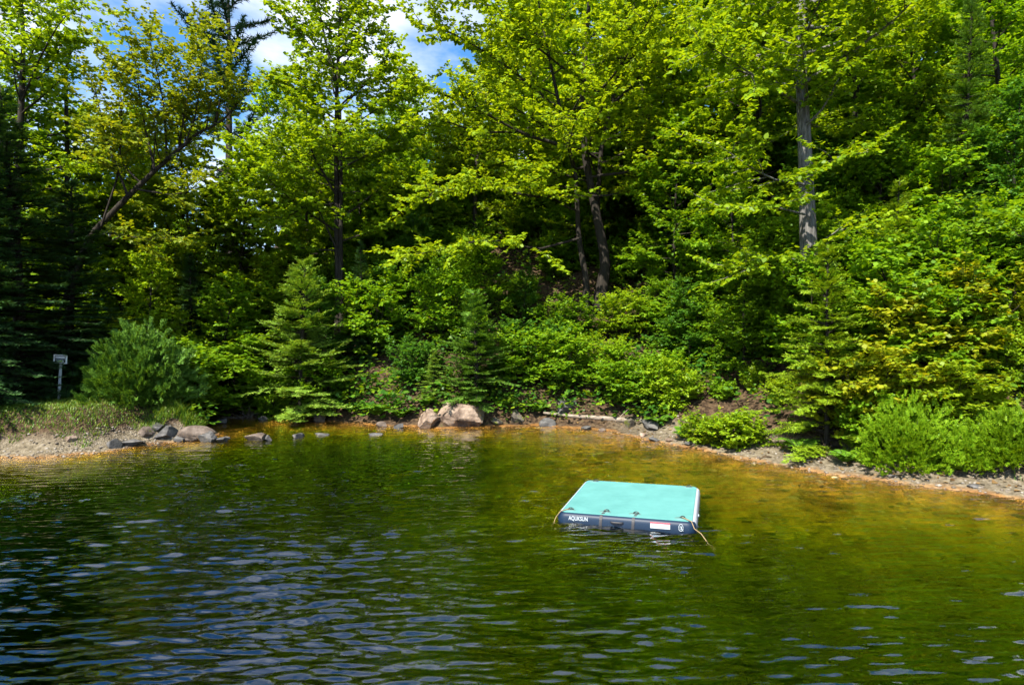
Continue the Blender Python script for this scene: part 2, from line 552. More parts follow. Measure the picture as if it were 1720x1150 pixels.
water = obj('water', mesh_from('water', vv, tris=fan, quads=np.concatenate([wq, sides]), smooth=True), mat=m)
tag(water, 'rippled dark green and amber pond water', kind='structure')

# ------------------------------------------------------------------ plant generators
LEAF = np.array([(0, 0, 0), (.30, .42, -.05), (.70, .30, -.10), (1, 0, -.16), (.70, -.30, -.10), (.30, -.42, -.05)])
LEAFQ = np.array([(0, 3, 2, 1), (0, 5, 4, 3)])


def put_leaves(acc, pos, ax, nr, size, width=1.0):
    ax = nrm(ax)
    sd = nrm(np.cross(nr, ax))
    up = np.cross(ax, sd)
    T = LEAF * [1, width, 1]
    v = pos[:, None] + size[:, None, None] * (T[None, :, 0:1] * ax[:, None] + T[None, :, 1:2] * sd[:, None] + T[None, :, 2:3] * up[:, None])
    n = len(pos)
    q = (np.arange(n)[:, None, None] * 6 + LEAFQ[None]).reshape(-1, 4)
    acc.add(v.reshape(-1, 3), q=q)


def poly(rng, p, d, L, n, wob, trop=0.0):
    pts = [np.array(p, float)]
    d = nrm(d)
    for i in range(n):
        d = nrm(d + rng.normal(0, wob, 3) + np.array([0, 0, trop]))
        pts.append(pts[-1] + d * L / n)
    return np.array(pts)


def along(pl, ts):
    n = len(pl) - 1
    f = np.clip(np.asarray(ts) * n, 0, n - 1e-6)
    i = f.astype(int)
    a = pl[i]; b = pl[i + 1]
    return a + (b - a) * (f - i)[:, None], nrm(b - a)


ZUP = np.array([0, 0, 1.0])


def leafy(rng, branches, leaf=.15, tw=.13, kl=6, twl=(.22, .5), tilt=.35, droop=.3, width=1.0, flat=.35):
    """leaves on twigs set along the given branch lines -> Acc"""
    P, D, LN = [], [], []
    for pl in branches:
        L_ = np.linalg.norm(np.diff(pl, axis=0), axis=1).sum()
        n = max(2, int(L_ / tw))
        ts = np.clip((np.arange(n) + rng.uniform(0, 1, n)) / n * .95 + .05, 0, 1)
        pp, dd = along(pl, ts)
        sgn = np.where(np.arange(n) % 2 == 0, 1, -1)[:, None]
        h = nrm(np.cross(dd, ZUP) + 1e-4)
        tdir = nrm(dd * .6 + sgn * h * .8 + rng.normal(0, flat, (n, 3)) * [.6, .6, 1] + ZUP * .08)
        P.append(pp); D.append(tdir); LN.append(rng.uniform(*twl, n) * (1 - .35 * ts))
        P.append(pl[-1:]); D.append(nrm(pl[-1] - pl[-2])[None]); LN.append(np.array([rng.uniform(*twl)]))
    P = np.concatenate(P); D = np.concatenate(D); LN = np.concatenate(LN)
    n = len(P)
    ti = (np.arange(kl)[None] + rng.uniform(.1, 1, (n, kl))) / kl
    h = nrm(np.cross(D, ZUP) + 1e-4)
    sg = np.where(np.arange(kl) % 2 == 0, 1, -1)[None, :, None]
    pos = P[:, None] + D[:, None] * (LN[:, None] * ti)[..., None] + ZUP * (-.12 * (LN[:, None] * ti) ** 2)[..., None]
    ax = D[:, None] * .55 + sg * h[:, None] * .75 + rng.normal(0, .3, (n, kl, 3)) - ZUP * droop * rng.uniform(.2, 1.6, (n, kl, 1))
    nr = ZUP + rng.normal(0, tilt, (n, kl, 3))
    size = leaf * rng.uniform(.6, 1.25, (n, kl))
    acc = Acc()
    put_leaves(acc, pos.reshape(-1, 3), ax.reshape(-1, 3), nr.reshape(-1, 3), size.ravel(), width)
    return acc


def prof_oval(s):
    return (1 - s) ** .55 * (.62 + .38 * min(1, s * 3.5)) + .08


def broadleaf(seed, stems, sp2=.36, L2max=1.7, prof=prof_oval, sides=8, extra=(), **lk):
    """stems: dicts pts, r0, r1, t0, nl, L, el0, el1, trop -> (wood Acc, leaf Acc)"""
    rng = np.random.default_rng(seed)
    wood, br = Acc(), []
    limbs = []
    for st in stems:
        pts = np.asarray(st['pts'], float)
        fine = along(pts, np.linspace(0, 1, max(8, len(pts) * 3)))[0]
        rr = st['r0'] + (st['r1'] - st['r0']) * np.linspace(0, 1, len(fine)) ** .8
        if st.get('flare', True):
            rr = rr * (1 + .5 * np.exp(-np.linspace(0, 1, len(fine)) * 18))
        wood.tube(fine, rr, sides)
        t0, nl = st.get('t0', .3), st['nl']
        az = rng.uniform(0, 6.28)
        for i in range(nl):
            t_ = t0 + (1 - t0) * ((i + rng.uniform(.1, .9)) / nl)
            s_ = (t_ - t0) / (1 - t0)
            az += 2.4 + rng.normal(0, .4)
            L_ = st['L'] * prof(s_) * rng.uniform(.7, 1.15)
            el = st.get('el0', .1) + (st.get('el1', 1.0) - st.get('el0', .1)) * s_ + rng.normal(0, .13)
            p = along(pts, [t_])[0][0]
            d = (math.cos(az) * math.cos(el), math.sin(az) * math.cos(el), math.sin(el))
            pl = poly(rng, p, d, L_, 6, .11, st.get('trop', .03))
            rt = st['r0'] + (st['r1'] - st['r0']) * t_ ** .8
            limbs.append((pl, min(rt * .55, .010 + .013 * L_), L_))
        limbs.append((along(pts, np.linspace(.8, 1, 5))[0], st['r1'], np.linalg.norm(pts[-1] - pts[-2]) * .5))
    for pl, rad, L_ in list(limbs) + [(np.asarray(e[0], float), e[1], np.linalg.norm(np.diff(e[0], axis=0), axis=1).sum()) for e in extra]:
        fine = along(pl, np.linspace(0, 1, len(pl) * 2))[0] if len(pl) < 9 else pl
        wood.tube(fine, np.linspace(rad, max(.006, rad * .22), len(fine)), 5 if rad > .03 else 4, cap=False)
        nb = max(2, int(L_ / sp2))
        for j in range(nb):
            t_ = .22 + .78 * (j + rng.uniform(0, 1)) / nb
            p, d = along(pl, [t_]); p, d = p[0], d[0]
            h = nrm(np.cross(d, ZUP) + 1e-4)
            sg = 1 if j % 2 else -1
            L2 = min(L2max, .5 * L_ * (1.15 - .7 * t_) + .25) * rng.uniform(.65, 1.2)
            dd = d * .6 + sg * h * .8 + rng.normal(0, .22, 3) + ZUP * .06
            b = poly(rng, p, dd, L2, 3, .14, .02)
            br.append(b)
            wood.tube(b, np.linspace(max(.006, rad * .32), .004, 4), 3, cap=False)
        br.append(along(pl, np.linspace(.55, 1, 4))[0])
    return wood, leafy(rng, br, **lk)


def straight(rng, h, n=7, wob=.04, base=(0, 0, 0), lean=(0, 0)):
    p = poly(rng, base, (lean[0], lean[1], 1), h, n, wob, .06)
    return p


def put_needles(acc, rng, P, D, LN, PN, nl, nw, step, kmin=3):
    """narrow needle blades both sides of every twig (start P, direction D, length LN, plane normal PN)"""
    kmax = max(kmin, int(LN.max() / step))
    n = len(P)
    ti = (np.arange(kmax)[None] + rng.uniform(0, 1, (n, kmax)))
    tt = ti * step
    keep = (tt < LN[:, None])
    h = nrm(np.cross(D, PN))
    for sg in (1, -1):
        pos = P[:, None] + D[:, None] * tt[..., None]
        nd = nrm(D[:, None] * .75 + sg * h[:, None] * .7 + PN[:, None] * rng.normal(.05, .38, (n, kmax, 1)) + rng.normal(0, .12, (n, kmax, 3)))
        ln = nl * rng.uniform(.7, 1.2, (n, kmax))
        a = pos - D[:, None] * nw / 2
        b = pos + D[:, None] * nw / 2
        c = pos + nd * ln[..., None]
        v = np.stack([a, b, c], 2)[keep].reshape(-1, 3)
        acc.add(v, t=np.arange(len(v)).reshape(-1, 3))
    tip = P + D * LN[:, None]
    hw = h * nw * .8
    a = P - hw; b = P + hw
    v = np.stack([a, b, tip + D * nl * .6], 1).reshape(-1, 3)
    acc.add(v, t=np.arange(len(v)).reshape(-1, 3))


def conifer(seed, h, r0, spread, first=.08, whorl=.27, per=5, el0=-.25, el1=.7, sag=-.05, tip=.04, power=.85, nl=.075, nw=.022, tstep=.10, step=.045, twig=.36, clump=None, trunk=None):
    rng = np.random.default_rng(seed)
    wood, ned = Acc(), Acc()
    pts = poly(rng, (0, 0, 0), (0, 0, 1), h, 8, .012, .02) if trunk is None else trunk
    wood.tube(along(pts, np.linspace(0, 1, 16))[0], np.linspace(r0, .012, 16), 7)
    P, D, LN, PN = [], [], [], []
    z = first * h
    while z < h * .985:
        s_ = z / h
        base = spread * (1 - (s_ - first) / (1 - first)) ** power + .12
        for k in range(per):
            if rng.random() < .08:
                continue
            L_ = base * rng.uniform(.6, 1.12)
            az = rng.uniform(0, 6.28)
            el = el0 + (el1 - el0) * s_ + rng.normal(0, .1)
            p = along(pts, [min(.999, s_ + rng.uniform(-.5, .5) * whorl / h)])[0][0]
            d = np.array([math.cos(az) * math.cos(el), math.sin(az) * math.cos(el), math.sin(el)])
            ln = [p]
            dd = d.copy()
            for q in range(5):
                dd = nrm(dd + rng.normal(0, .05, 3) + ZUP * (sag if q < 3 else tip * 2))
                ln.append(ln[-1] + dd * L_ / 5)
            ln = np.array(ln)
            wood.tube(ln, np.linspace(min(.02 + .01 * L_, r0 * .3), .004, 6), 3, cap=False)
            n = max(3, int(L_ / tstep))
            lo = .18 if clump is None else clump
            ts = lo + (1 - lo) * (np.arange(n) + rng.uniform(0, 1, n)) / n
            pp, tn = along(ln, ts)
            hh = nrm(np.cross(tn, ZUP) + 1e-4)
            sg = np.where(np.arange(n) % 2 == 0, 1, -1)[:, None]
            P.append(pp); D.append(nrm(tn * .75 + sg * hh * .75 + rng.normal(0, .12, (n, 3)) - ZUP * .06))
            LN.append(np.maximum(.06, twig * (1.15 - ts) * rng.uniform(.6, 1.2, n) * min(1, .45 + .5 * L_)))
            PN.append(nrm(np.cross(hh, tn) * np.ones((n, 1)) + rng.normal(0, .2, (n, 3))))
            m_ = max(2, int(L_ * (1 - lo) / .22))
            tl = lo + (1 - lo) * np.arange(m_) / m_
            pp, tn = along(ln, tl)
            P.append(pp); D.append(tn); LN.append(np.full(m_, .22)); PN.append(nrm(np.cross(nrm(np.cross(tn, ZUP) + 1e-4), tn)))
        z += whorl * rng.uniform(.8, 1.2)
    # leader
    P.append(pts[-1:] - [[0, 0, .3]]); D.append(np.array([[0, 0, 1.0]])); LN.append(np.array([.4])); PN.append(np.array([[0, 1.0, 0]]))
    put_needles(ned, rng, np.concatenate(P), np.concatenate(D), np.concatenate(LN), np.concatenate(PN), nl, nw, step)
    return wood, ned


def shoot_bush(seed, rx, rz, n=420, sl=(.06, .14), nl=.048, nw=.026, step=.026):
    """mounded bush of upright needle shoots"""
    rng = np.random.default_rng(seed)
    wood, ned = Acc(), Acc()
    P, D, LN, PN = [], [], [], []
    for i in range(26):
        az = rng.uniform(0, 6.28); el = rng.uniform(.25, 1.4)
        d = np.array([math.cos(az) * math.cos(el), math.sin(az) * math.cos(el), math.sin(el)])
        e = d * [rx, rx, rz] * .9
        wood.tube(np.array([[0, 0, -.1], e * .4 + rng.normal(0, .05, 3), e]), [.018, .012, .005], 4, cap=False)
    for i in range(n):
        az = rng.uniform(0, 6.28); sz = rng.uniform(-.02, 1)
        c_ = math.sqrt(max(0, 1 - sz * sz))
        d = np.array([math.cos(az) * c_, math.sin(az) * c_, sz])
        lump = 1 + .16 * math.sin(3 * az + seed) * c_ + .13 * math.sin(7 * az + 2 + 5 * sz) + .08 * math.sin(13 * az - 9 * sz)
        rr = rng.uniform(.78, 1.0) if rng.random() < .75 else rng.uniform(.4, .8)
        p = d * [rx, rx, rz] * rr * lump
        for k in range(4):
            dd = nrm(d * 1.0 + ZUP * .6 + rng.normal(0, .4, 3))
            P.append(p + rng.normal(0, .05, 3)); D.append(dd); LN.append(rng.uniform(*sl)); PN.append(nrm(rng.normal(0, 1, 3)))
    P, D, LN = map(np.array, (P, D, LN))
    for a in range(3):
        PN = nrm(np.cross(D, rng.normal(0, 1, D.shape)))
        put_needles(ned, rng, P, D, LN, PN, nl, nw, step)
    return wood, ned


def fern_clump(seed, n=14, L_=.6):
    rng = np.random.default_rng(seed)
    acc, st = Acc(), Acc()
    pos, ax, nr, sz = [], [], [], []
    for i in range(n):
        az = i * 2.4 + rng.normal(0, .3)
        l_ = L_ * rng.uniform(.6, 1.15)
        d = np.array([math.cos(az), math.sin(az), 0])
        ts = np.linspace(.12, 1, 15)
        cur = d[None] * (l_ * .75 * ts)[:, None] + ZUP * (l_ * (1.15 * ts - .75 * ts ** 2.2))[:, None]
        st.tube(cur[::2], np.linspace(.006, .002, 8), 3, cap=False)
        tn = nrm(np.gradient(cur, axis=0)); hh = nrm(np.cross(tn, ZUP))
        for sg in (1, -1):
            pos.append(cur); ax.append(tn * .45 + sg * hh); nr.append(np.cross(hh, tn) + rng.normal(0, .15, cur.shape)); sz.append(l_ * .26 * np.sin(np.pi * (ts * .86 + .12)) + .02)
    put_leaves(acc, np.concatenate(pos), np.concatenate(ax), np.concatenate(nr), np.concatenate(sz), .45)
    return st, acc


def pair(name, wl, wood_mat, leaf_mat_):
    w_, l_ = wl
    return w_.mesh(name + '_wood', wood_mat, True), l_.mesh(name + '_leaves', leaf_mat_, False)


def plant(name, meshes, loc, label, cat, rz=0.0, sc=1.0, leaf=None, bark=None, group=None, trunk_name='trunk', crown_name='crown'):
    e = empty(name, loc, rz, sc)
    obj(trunk_name, meshes[0], e, bark)
    obj(crown_name, meshes[1], e, leaf)
    tag(e, label, cat, group)
    return e


def ground_at(u, D):
    x = (u - 860) / F * D
    return np.array([x, D, tz(x, D)])

# ------------------------------------------------------------------ prototypes (mesh data shared by copies)
PR = {}


def proto_tree(key, seed, h, r0, L_, nl, t0, el0=.0, el1=1.1, bark='bark_dark', **k):
    rng = np.random.default_rng(seed)
    st = dict(pts=straight(rng, h, 8, .05), r0=r0, r1=.02, t0=t0, nl=nl, L=L_, el0=el0, el1=el1)
    PR[key] = pair(key, broadleaf(seed, [st], **k), M[bark], M['green']) + (h,)


proto_tree('tree_a', 101, 13, .19, 4.0, 34, .16, leaf=.155, kl=10, tw=.12, sp2=.30)
proto_tree('tree_b', 102, 12, .16, 3.3, 34, .10, leaf=.15, kl=10, tw=.115, sp2=.29)
proto_tree('tree_c', 103, 9, .11, 2.8, 34, .06, el0=-.1, leaf=.135, kl=10, tw=.105, sp2=.27)
proto_tree('tree_d', 104, 7, .09, 2.5, 32, .03, el0=-.1, leaf=.125, kl=10, tw=.105, sp2=.27)


def proto_shrub(key, seed, h, n, spread, L_, **k):
    rng = np.random.default_rng(seed)
    sts = []
    for i in range(n):
        a = i / n * 6.28 + rng.normal(0, .3)
        q = spread * rng.uniform(.35, 1.0)
        hh = h * rng.uniform(.7, 1)
        sts.append(dict(pts=poly(rng, (.08 * math.cos(a), .08 * math.sin(a), -.1), (q * math.cos(a), q * math.sin(a), 1), hh, 5, .07, .03),
                        r0=.022, r1=.006, t0=.12, nl=8, L=L_, el0=.1, el1=.9, flare=False))
    PR[key] = pair(key, broadleaf(seed, sts, sp2=.22, L2max=.6, sides=5, **k), M['bark_dark'], M['green']) + (h,)


proto_shrub('shrub_a', 201, 2.4, 8, .75, .75, leaf=.09, tw=.065, kl=7, twl=(.14, .30))
proto_shrub('shrub_b', 202, 1.8, 8, 1.1, .75, leaf=.085, tw=.062, kl=8, twl=(.14, .3))
proto_shrub('shrub_c', 203, 2.2, 9, .9, .7, leaf=.075, tw=.075, kl=7, twl=(.12, .26), width=.6, droop=.1)
proto_shrub('shrub_d', 204, 1.0, 8, 1.0, .45, leaf=.09, tw=.08, kl=5, twl=(.10, .2))

PR['spruce'] = pair('spruce', conifer(301, 11, .17, 2.3, first=.03, whorl=.21, per=7, nl=.10, nw=.036, tstep=.085, step=.045, twig=.55), M['bark_dark'], M['needle_dark']) + (11,)
PR['spruce_young'] = pair('spruce_young', conifer(302, 4, .06, 1.15, first=.04, whorl=.12, per=6, el0=-.05, el1=.85, sag=-.02, nl=.07, nw=.026, tstep=.055, step=.03, twig=.36), M['bark_dark'], M['needle_mid']) + (4,)
PR['hemlock'] = pair('hemlock', conifer(303, 4.5, .06, 1.6, first=.03, whorl=.14, per=6, el0=.15, el1=.6, sag=-.09, tip=-.02, nl=.065, nw=.028, tstep=.055, step=.032, twig=.46), M['bark_dark'], M['needle_yellow']) + (4.5,)
PR['pine'] = pair('pine', conifer(304, 22, .3, 4.6, first=.3, whorl=.85, per=4, el0=.0, el1=.6, sag=.02, tip=.05, power=.6, nl=.26, nw=.07, tstep=.11, step=.07, twig=.6, clump=.12), M['bark_dark'], M['needle_pine']) + (22,)


def put(key, name, u, D, top_v, label, cat, leaf=None, rz=0.0, wide=1.0, sink=.05, bark=None, group=None, foot=None):
    """stand a copy of a prototype on the ground at photo column u, distance D, so that it reaches row top_v"""
    g = ground_at(u, D) if foot is None else march(ray(u, foot), 0.0)
    D = g[1]
    hgt = at(u, top_v, D)[2] - g[2]
    s = hgt / PR[key][2]
    g[2] -= sink
    shrub = 'shrub' in name or 'bush' in name
    return plant(name, PR[key], g, label, cat, rz, (s * wide, s * wide, s), M[leaf] if leaf else None, M[bark] if bark else None, group,
                 'stem' if shrub else 'trunk', 'foliage' if shrub else 'crown')


# ------------------------------------------------------------------ hero trees
def hero(name, base, seed, stems, label, foliage, bark, **k):
    """stems given as world points; turned into points about the base"""
    for s_ in stems:
        s_['pts'] = np.asarray(s_['pts'], float) - base
    ex = [(np.asarray(p_, float) - base, r_) for p_, r_ in k.pop('extra', ())]
    ms_ = pair(name, broadleaf(seed, stems, extra=ex, **k), M[bark], M[foliage])
    return plant(name, ms_, base, label, 'tree')


def px(D, *uvd):
    """photo polyline at distance D (+ own offset) -> world points"""
    return [at(a[0], a[1], D + (a[2] if len(a) > 2 else 0)) for a in uvd]


# big many-stemmed maple in the middle
b = ground_at(1000, 23.5)
hero('maple_tree', b, 401, [
    dict(pts=[b + [.1, 0, -.2]] + px(23.5, (1018, 440), (1000, 350), (984, 270), (978, 180), (985, 60), (1000, -120), (1005, -260)), r0=.24, r1=.03, t0=.32, nl=26, L=5.2, el0=-.05, el1=1.0),
    dict(pts=[b + [-.35, -.1, -.2]] + px(23.3, (985, 470), (972, 400), (968, 300), (940, 180), (915, 60), (880, -120)), r0=.15, r1=.03, t0=.35, nl=18, L=4.6, el0=-.1, el1=.9),
    dict(pts=[b + [.4, .1, -.2]] + px(23.8, (1014, 430), (1003, 350), (1010, 250), (1040, 120), (1075, -30), (1090, -180)), r0=.15, r1=.03, t0=.4, nl=16, L=3.6, el0=-.05, el1=1.0),
], 'wide yellow-green maple with several dark stems forking above the middle of the bank', 'yellow', 'bark_dark',
    leaf=.14, kl=8, tw=.13, sp2=.38,
    extra=[(px(23, (980, 255), (930, 240, -.4), (880, 226, -.8), (820, 192, -1.2), (760, 165, -1.5), (700, 140, -1.6)), .09),
           (px(23.2, (918, 70), (850, 20, -.5), (770, -10, -1.0), (710, -20, -1.2)), .05),
           (px(23.2, (942, 185), (850, 110, -.6), (770, 60, -1.2), (705, 40, -1.4)), .05),
           (px(22.4, (885, 228), (896, 160), (888, 80), (875, 10)), .05),
           (px(22.6, (870, 222), (800, 222, -.4), (740, 200, -.8), (690, 215, -1)), .05),
           (px(22.8, (975, 400), (900, 420, -.9), (820, 400, -1.6), (740, 420, -2.2), (680, 430, -2.4)), .05),
           (px(22.8, (972, 330), (890, 330, -.9), (800, 310, -1.8), (700, 330, -2.4)), .05)])

# slender twin-stemmed tree against the sky
b = ground_at(570, 23)
hero('ash_tree', b, 402, [
    dict(pts=[b + [0, 0, -.2]] + px(23, (569, 470), (566, 380), (565, 260), (566, 140), (572, 20), (570, -110)), r0=.17, r1=.03, t0=.24, nl=34, L=4.0, el0=.15, el1=1.0, trop=.05),
    dict(pts=[b + [.15, -.1, -.2]] + px(22.9, (572, 420), (573, 300), (571, 180), (545, 60), (520, -60)), r0=.11, r1=.02, t0=.35, nl=16, L=3.4, el0=.2, el1=1.1, trop=.07),
], 'slender lime green tree with twin dark stems rising in front of the sky gap', 'lime', 'bark_dark', leaf=.135, kl=9, tw=.13, sp2=.33,
    extra=[(px(22.6, (566, 330), (520, 250, -.6), (480, 130, -1.1)), .05), (px(22.6, (568, 190), (620, 130, -.3), (660, 100, -.5)), .045),
           (px(22.6, (566, 420), (530, 340, -.6), (500, 290, -1)), .04)])

# leaning dark-limbed tree at the left
b = ground_at(90, 19.5)
hero('leaning_tree', b, 403, [
    dict(pts=[b + [0, 0, -.2]] + px(19.5, (105, 520), (150, 398), (215, 330), (262, 285), (300, 252), (330, 225), (372, 205), (420, 150)), r0=.14, r1=.02, t0=.4, nl=14, L=2.0, el0=.4, el1=1.2, trop=.14),
], 'leaning tree with black limbs fanning upward and olive young leaves', 'olive', 'bark_dark', leaf=.12, kl=8, tw=.13, sp2=.28,
    extra=[(px(19.5, (300, 252), (308, 200), (318, 150), (325, 60)), .035), (px(19.4, (280, 268), (276, 180), (262, 110), (245, 45)), .035),
           (px(19.3, (310, 245), (330, 190), (338, 120), (345, 40)), .035), (px(19.2, (170, 380), (200, 290), (205, 200), (200, 95)), .035),
           (px(19.2, (150, 400), (190, 390), (240, 402), (300, 398)), .035), (px(19, (230, 318), (300, 330), (330, 300)), .035),
           (px(19.5, (360, 210), (375, 150), (385, 90)), .04), (px(19, (215, 330), (180, 240), (160, 150)), .04),
           (px(19, (260, 285), (240, 200), (225, 90)), .045)])

# grey-barked straight trunk on the right
b = ground_at(1358, 16.8)
hero('grey_barked_tree', b, 404, [
    dict(pts=[b + [.02, 0, -.3]] + px(16.8, (1359, 480), (1357, 380), (1352, 250), (1346, 130), (1345, 0), (1350, -180), (1352, -330)), r0=.30, r1=.05, t0=.50, nl=28, L=4.2, el0=.0, el1=.9),
], 'tall tree with a thick straight grey trunk standing on the right slope', 'lime', 'bark_grey', leaf=.125, kl=9, tw=.12, sp2=.32, sides=12,
    extra=[(px(16.7, (1350, 215), (1385, 180, -.4), (1420, 110, -.8), (1450, 20, -1.0)), .035),
           (px(16.6, (1345, 230), (1340, 150, -.3), (1335, 40, -.5)), .03),
           (px(16.6, (1352, 300), (1400, 265, -.9), (1460, 255, -1.6)), .03), (px(16.6, (1350, 310), (1290, 300, -.9), (1200, 240, -1.7)), .04),
           (px(16.6, (1352, 360), (1290, 345, -1.0), (1220, 350, -1.8)), .035), (px(16.6, (1350, 180), (1270, 130, -.8), (1180, 70, -1.5)), .04),
           (px(16.6, (1356, 420), (1420, 380, -1.2), (1480, 385, -1.9)), .03), (px(16.6, (1356, 440), (1300, 430, -1.0), (1240, 460, -1.6)), .03)])

# tall leafy tree cut by the left edge
b = ground_at(20, 20.5)
hero('poplar_tree', b, 405, [
    dict(pts=[b + [0, 0, -.2]] + px(20.5, (20, 420), (35, 200), (40, 60), (25, -120)), r0=.18, r1=.03, t0=.25, nl=36, L=2.9, el0=.1, el1=1.1, trop=.05),
], 'tall light green tree cut off by the left edge above the dark spruce', 'lime', 'bark_dark', leaf=.125, kl=9, tw=.12, sp2=.32,
    extra=[(px(20, (36, 170), (70, 90, -.4), (105, 30, -.6), (150, 5, -.8)), .035)])

# bare snag
b = ground_at(112, 22.5)
wd = Acc()
tr_ = np.array([b + [0, 0, -.2]] + px(22.5, (112, 400), (113, 250), (110, 120), (118, 90), (132, 55), (138, 22))) - b
wd.tube(along(tr_, np.linspace(0, 1, 24))[0], np.linspace(.10, .012, 24), 6)
for a_, c_ in (((114, 102), (130, 88)), ((126, 72), (122, 50)), ((112, 180), (95, 140)), ((112, 220), (140, 190))):
    wd.tube(np.array(px(22.5, a_, ((a_[0] + c_[0]) / 2 + 3, (a_[1] + c_[1]) / 2), c_)) - b, [.025, .018, .006], 4)
e = obj('dead_snag', wd.mesh('dead_snag', M['bark_dark'], True))
e.location = b
tag(e, 'thin bare dead snag sticking up beside the left sky gap', 'tree')

# ------------------------------------------------------------------ the rest of the wood, tree by tree
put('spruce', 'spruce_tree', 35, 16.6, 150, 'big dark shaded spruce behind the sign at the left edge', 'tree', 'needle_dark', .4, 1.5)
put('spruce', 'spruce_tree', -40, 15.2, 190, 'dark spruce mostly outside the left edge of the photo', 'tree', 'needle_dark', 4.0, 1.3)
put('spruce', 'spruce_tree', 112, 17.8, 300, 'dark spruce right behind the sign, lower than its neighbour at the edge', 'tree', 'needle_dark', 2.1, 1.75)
put('pine', 'pine_tree', 388, 38, -150, 'tall dark blue-green pine standing against the cloudy sky', 'tree', 'needle_pine', 1.1, 1.0)
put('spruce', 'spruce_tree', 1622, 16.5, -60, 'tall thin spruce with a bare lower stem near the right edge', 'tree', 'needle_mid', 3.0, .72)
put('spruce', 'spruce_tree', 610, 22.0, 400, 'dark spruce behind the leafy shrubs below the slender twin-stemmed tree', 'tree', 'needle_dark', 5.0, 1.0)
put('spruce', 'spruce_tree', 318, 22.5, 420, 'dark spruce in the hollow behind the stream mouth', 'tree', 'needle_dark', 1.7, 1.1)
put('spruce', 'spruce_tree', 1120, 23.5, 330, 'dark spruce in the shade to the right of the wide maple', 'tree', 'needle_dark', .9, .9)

T = [
    ('tree_a', 452, 29, 165, 'lime', 'bright lime maple filling the gap right of the dark pine'),
    ('tree_c', 395, 25, 255, 'lime', 'lower bright lime tree below the dark pine'),
    ('tree_b', 255, 27, 235, 'yellow', 'yellow-green tree glowing behind the leaning black limbs'),
    ('tree_b', 150, 26, 180, 'lime', 'lime tree behind the foot of the leaning tree'),
    ('tree_c', 60, 24, 290, 'green', 'mid green tree behind the two dark left spruces'),
    ('tree_a', 668, 30, 120, 'green', 'green tree right of the slender twin-stemmed tree under the blue sky'),
    ('tree_b', 760, 29, 150, 'yellow', 'yellow-green tree behind the left boughs of the wide maple'),
    ('tree_b', 795, 27.5, 25, 'yellow', 'yellow-green tree at the right rim of the blue sky gap'),
    ('tree_a', 880, 30, 0, 'lime', 'tall lime tree behind the crown of the wide maple'),
    ('tree_a', 1090, 27, -60, 'lime', 'tall lime tree just right of the wide maple'),
    ('tree_b', 1180, 24.5, -20, 'green', 'green tree between the wide maple and the grey trunk'),
    ('tree_c', 1130, 22, 210, 'green', 'lower green tree below and right of the wide maple'),
    ('tree_a', 1260, 23, -120, 'lime', 'tall bright tree close behind the grey trunk on its left'),
    ('tree_c', 1235, 20, 255, 'green', 'dense green tree at the left foot of the grey trunk'),
    ('tree_a', 1440, 22, -120, 'green', 'tall green tree behind the grey trunk on its right'),
    ('tree_c', 1470, 18, 190, 'green', 'dense green tree right of the grey trunk'),
    ('tree_b', 1540, 20, -60, 'lime', 'bright lime tree left of the tall thin right spruce'),
    ('tree_a', 1690, 19, -120, 'green', 'tall green tree filling the upper right corner'),
    ('tree_c', 1700, 15.5, 150, 'deep', 'deep green tree below the upper right corner'),
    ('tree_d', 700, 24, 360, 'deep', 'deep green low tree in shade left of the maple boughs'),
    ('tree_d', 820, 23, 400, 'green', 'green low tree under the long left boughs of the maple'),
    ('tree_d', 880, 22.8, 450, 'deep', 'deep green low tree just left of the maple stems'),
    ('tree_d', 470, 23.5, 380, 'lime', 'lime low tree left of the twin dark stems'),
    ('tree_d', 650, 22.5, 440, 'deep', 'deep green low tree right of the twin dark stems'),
    ('tree_c', 205, 23.5, 215, 'lime', 'lime tree close behind the middle of the leaning trunk'),
    ('tree_c', 335, 24.5, 215, 'yellow', 'yellow-green tree between the leaning limbs and the dark pine'),
    ('tree_b', 95, 22.5, 150, 'lime', 'lime tree rising behind the two left spruces beside the bare snag'),
    ('tree_c', 15, 21.5, 120, 'green', 'green tree at the left edge behind the biggest spruce'),
    ('tree_c', 520, 26, 200, 'lime', 'lime tree seen through the twin-stemmed slender crown'),
    ('tree_c', 610, 27, 205, 'green', 'green tree behind the right side of the slender crown'),
    ('tree_d', 1000, 26.5, 395, 'deep', 'deep green low tree behind the dark maple stems'),
    ('tree_d', 930, 25.6, 400, 'green', 'green low tree behind and left of the maple stems'),
    ('tree_d', 1060, 25.2, 410, 'deep', 'deep green low tree behind and right of the maple stems'),
    ('tree_c', 1370, 20.5, 200, 'deep', 'deep green tree directly behind the grey trunk'),
    ('tree_c', 1590, 18.2, 160, 'lime', 'lime tree just left of the tall thin right spruce'),
    ('tree_d', 545, 21.6, 470, 'deep', 'deep green low tree hiding the foot of the twin dark stems'),
    ('tree_d', 375, 21.5, 470, 'green', 'green layered low tree above the stream mouth'),
    ('tree_d', 240, 20.5, 420, 'lime', 'sunlit lime low tree above the rounded left bush'),
    ('tree_d', 1110, 21.5, 440, 'green', 'green low tree right of the maple stems'),
    ('tree_d', 1250, 17.5, 430, 'green', 'green spreading low tree at the left base of the grey trunk'),
    ('tree_d', 1475, 15.6, 380, 'lime', 'lime low tree right of the grey trunk base'),
    ('tree_d', 1590, 15.0, 400, 'yellow', 'yellow-green low tree above the golden shrubs'),
    ('tree_d', 1160, 19.5, 470, 'deep', 'deep green low tree above the bare soil bank'),
]
